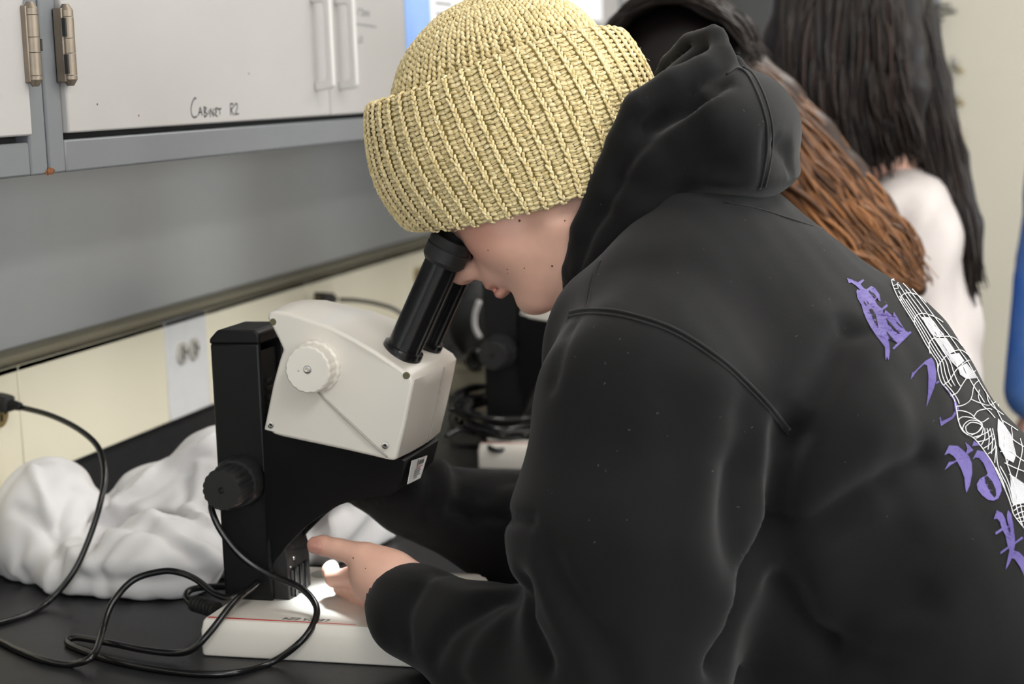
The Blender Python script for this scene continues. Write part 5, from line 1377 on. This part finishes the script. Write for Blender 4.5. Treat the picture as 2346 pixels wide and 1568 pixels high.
for q in (-1, 1): tp.cone((QX + q * .13, -.88, 1.11), (QX + q * .19, -.83, 1.02), .062, .058, .04).cone((QX + q * .19, -.83, 1.02), (QX + q * .20, -.80, .97), .058, .052, .03)
figure(pb, tp, 'top', 'grey_top'); legs(pb, QX, -1.07, 'black_cloth', .84)
cap = SDF(); cap.ell(hcB + HU * .012 - HF * .020, (.088, .105, .100), .01, 'u', HB); cap.ell(hcB + HF * .075 - HU * .075, (.075, .07, .075), .02, 's', HB)

gl = []
for (pts, dx) in (([(1530, 108), (1620, 110), (1695, 128), (1775, 180), (1862, 276), (1942, 372), (2020, 468), (2080, 550), (2118, 635)], .02), ([(1530, 112), (1620, 118), (1690, 138), (1765, 195), (1850, 290), (1930, 385), (2010, 480), (2070, 560), (2112, 640)], -.02), ([(1540, 118), (1625, 135), (1690, 160), (1760, 225), (1835, 320), (1915, 410), (1985, 500), (2045, 580), (2100, 665)], -.07), ([(1550, 130), (1620, 165), (1680, 200), (1740, 270), (1810, 360), (1880, 450), (1950, 540), (2010, 610), (2075, 670)], -.10), ([(1555, 150), (1620, 200), (1670, 250), (1720, 320), (1780, 400), (1845, 480), (1910, 560), (1975, 620), (2050, 665)], -.11), ([(1560, 170), (1610, 240), (1660, 300), (1700, 370), (1750, 440), (1810, 520), (1880, 590), (1940, 640), (2010, 670)], -.09)):
    gl.append([onx(u, v, QX + dx * (.5 + .5 * min(1, i / 4))) for i, (u, v) in enumerate(pts)])
vol = SDF()
for k in range(8):
    a_, b_ = np.mean([g[k] for g in gl[:4]], 0), np.mean([g[k + 1] for g in gl[:4]], 0); wv = [.045, .040, .038, .038, .040, .038, .032, .024, .012]
    vol.cone(a_ + np.array([.055, 0, -.012]), b_ + np.array([.055, 0, -.012]), wv[k], wv[k + 1], .02)
V, Q = cap.mesh(.006); world_child(obj('hair', fast_mesh('hair', relax(V, Q, 2), Q), 'hair_dark'), pb)
V, Q = vol.mesh(.006); world_child(obj('hair', fast_mesh('hair', relax(V, Q, 2), Q), 'hair_auburn'), pb)
locks('hair_locks', [[hcB + HU * .115 * math.sin(a) + HF * .12 * math.cos(a) * .9 - HF * .02 + np.array([x, 0, 0]) for a in np.linspace(.5, 3.5, 8)] for x in (-.09, -.065, -.035, 0, .035, .065)], 'hair_dark', pb, 330, .0035, 9, lambda q, r, t: .5 * r * q, .004)
locks('hair_locks', gl, 'hair_auburn', pb, 760, .0036, 3, lambda q, r, t: np.clip((q - .28) * 2.4, 0, 1) * (.12 + .95 * r ** 1.4), .007)

# standing person with long dark hair and white blouse
CX_ = 3.08
pcn = thing('person', 'standing person with long dark hair and white blouse seen from behind', 'person', (CX_, -1.03, 0), 'people further along the room')
hcC = onx(1960, 20, CX_); 
sb = SDF()
keep = (HC.copy(), HF.copy(), HU.copy(), HB.copy())
HC, HF, HU = hcC, np.array([0, .985, -.17]), np.array([0, .17, .985]); HB = np.stack([HL, HF, HU]); add_head(sb); HC, HF, HU, HB = keep
shc = onx(2080, 430, CX_)
sb.cone(hcC + np.array([0, -.02, -.05]), shc + np.array([0, .02, -.06]), .050, .055, .03).cone(shc + np.array([0, 0, -.08]), (CX_, shc[1], 1.0), .06, .07, .04, 'u', (1.5, 1, 1))
for q in (-1, 1):
    s0 = shc + np.array([q * .14, .0, -.09]); e0 = s0 + np.array([q * .055, .0, -.25]); w0 = e0 + np.array([-q * .03, .20, -.06])
    sb.cone(shc + np.array([q * .05, 0, -.08]), s0, .06, .05, .03).cone(s0, e0, .045, .037, .02).cone(e0, w0, .036, .025, .02).cone(w0, w0 + np.array([0, .05, 0]), .026, .02, .01)
    for k in range(4): sb.chain([w0 + np.array([0, .06, .02 - .012 * k]), w0 + np.array([-q * .01, .095, .015 - .012 * k]), w0 + np.array([-q * .02, .115, .005 - .012 * k])], [.0095, .0082, .007], .004)
    sb.chain([w0 + np.array([0, .02, .02]), w0 + np.array([-q * .01, .055, .035])], [.012, .009], .006)
figure(pcn, sb, 'body', 'skin', .006)
bs = SDF()
bs.cone(shc + np.array([0, .0, -.055]), (CX_, shc[1] - .01, 1.0), .092, .105, .03, 'u', (1.75, 1, 1)).cone((CX_, shc[1] - .01, 1.0), (CX_, shc[1], .84), .105, .112, .03, 'u', (1.55, 1, 1))
for q in (-1, 1):
    s0 = shc + np.array([q * .14, .0, -.07]); e0 = s0 + np.array([q * .06, .0, -.25]); w0 = e0 + np.array([-q * .03, .17, -.05])
    bs.cone(s0, e0, .075, .070, .05).cone(e0, w0, .062, .042, .03)
V, Q = bs.mesh(.008); V = relax(V, Q, 2); V = V + vnormals(V, Q) * (.005 * np.sin(V[:, 1] * 90 + 3 * np.sin(V[:, 2] * 16)) * np.clip((1.32 - V[:, 2]) * 8, 0, 1))[:, None]
world_child(obj('blouse', fast_mesh('blouse', V, Q), 'blouse'), pcn); legs(pcn, CX_, float(shc[1]), 'black_cloth')
cap = SDF(); cap.ell(hcC + np.array([0, -.012, .012]), (.098, .112, .118), .01); cap.ell(hcC + np.array([0, .10, -.07]), (.07, .07, .09), .02, 's')
def G(lst, xs): return [[onx(u, v, CX_ + x) for (u, v), x in zip(p, xs)] for p in lst]
xsn = [-.06, -.10, -.12, -.13, -.13, -.12]
gl = G(([(1900, -90), (1815, -10), (1788, 90), (1782, 190), (1800, 280), (1835, 345)], [(1920, -100), (1850, -10), (1830, 100), (1830, 210), (1850, 320), (1890, 400)], [(1950, -105), (1900, -10), (1890, 110), (1890, 230), (1910, 330), (1950, 400)], [(1985, -105), (1960, -10), (1955, 110), (1955, 230), (1970, 320), (2000, 400)], [(2010, -100), (2010, -10), (2015, 110), (2020, 220), (2030, 310), (2045, 385)], [(2030, -95), (2060, 0), (2070, 110), (2078, 200), (2095, 290), (2115, 370)]), xsn)
dk = lambda q, r, t: .25 * r + .5 * r ** 3 * np.sin(q * 3.1)
for g in gl:
    for k in range(4): cap.cone(g[k] + np.array([.03, 0, 0]), g[k + 1] + np.array([.03, 0, 0]), .032, .030 if k < 3 else .014, .02)
locks('hair_locks', gl, 'hair_dark', pcn, 520, .0042, 5, dk, .006)
gl = G(([(2020, -95), (2065, 20), (2085, 160), (2115, 330), (2160, 500), (2190, 690)], [(2035, -92), (2085, 30), (2110, 170), (2145, 340), (2185, 510), (2205, 695)], [(2045, -88), (2105, 40), (2135, 180), (2170, 350), (2205, 520), (2225, 690)], [(2050, -82), (2122, 50), (2152, 190), (2190, 360), (2225, 520), (2248, 650)]), [-.02, -.03, -.03, -.04, -.05, -.05])
for g in gl:
    for k in range(5): cap.cone(g[k] + np.array([.035, 0, 0]), g[k + 1] + np.array([.035, 0, 0]), .018, .016 if k < 4 else .005, .015)
V, Q = cap.mesh(.007); world_child(obj('hair', fast_mesh('hair', relax(V, Q, 2), Q), 'hair_dark'), pcn)
locks('hair_locks', gl, 'hair_dark', pcn, 420, .0040, 6, lambda q, r, t: .25 * r + .35 * r * q, .006)

# person in blue cut by the right edge
DX = 3.55
pd = thing('person', 'person in a blue and white dyed top cut off by the right edge', 'person', (DX, -1.34, 0), 'people further along the room')
td = SDF(); c = onx(2600, 640, DX); 
td.cone((DX, c[1], c[2] + .15), (DX, c[1], c[2] - .22), .10, .115, .03, 'u', (1.5, 1, 1))
armD = lambda q: [np.array([DX + q * .17, p[1], p[2]]) for p in (onx(2440, 420, DX), onx(2400, 620, DX), onx(2375, 860, DX))]
for q in (-1, 1): td.cone((DX + q * .12, c[1], c[2] + .13), armD(q)[0], .075, .066, .04).chain(armD(q), [.066, .060, .058], .03)
figure(pd, td, 'dyed_top', 'tie_dye', .008); legs(pd, DX, float(c[1]), 'black_cloth', float(c[2] - .20))
ph = SDF(); keep = (HC.copy(), HF.copy(), HU.copy(), HB.copy())
HC, HF, HU = np.array([DX, c[1] + .02, c[2] + .40]), np.array([0, 1.0, 0]), np.array([0, 0, 1.0]); HB = np.stack([HL, HF, HU]); add_head(ph); hcD = HC.copy(); HC, HF, HU, HB = keep
ph.cone(hcD + np.array([0, -.03, -.05]), (DX, c[1], c[2] + .17), .05, .06, .03).cone((DX, c[1], c[2] + .17), (DX, c[1], c[2]), .07, .07, .03)
for q in (-1, 1):
    w0 = armD(q)[2] + np.array([0, .005, -.09]); ph.cone(armD(q)[1], w0, .035, .026, .01).cone(w0, w0 + np.array([0, .01, -.07]), .026, .022, .01).cone((DX, c[1], c[2] + .12), armD(q)[0], .05, .042, .02).cone(armD(q)[0], armD(q)[1], .042, .035, .02)
    for k in range(4): ph.chain([w0 + np.array([0, .025 - .015 * k, -.075]), w0 + np.array([-q * .006, .028 - .015 * k, -.125]), w0 + np.array([-q * .016, .028 - .015 * k, -.145])], [.0095, .0082, .007], .004)
    ph.chain([w0 + np.array([-q * .01, .02, -.03]), w0 + np.array([-q * .02, .045, -.07]), w0 + np.array([-q * .022, .048, -.09])], [.012, .009, .008], .006)
figure(pd, ph, 'body', 'skin', .0065)
cap = SDF(); cap.ell(hcD + np.array([0, -.015, .025]), (.088, .105, .105), .01); cap.ell(hcD + np.array([0, .10, -.05]), (.07, .075, .09), .02, 's')
V, Q = cap.mesh(.007); world_child(obj('hair', fast_mesh('hair', relax(V, Q, 2), Q), 'hair_dark'), pd)
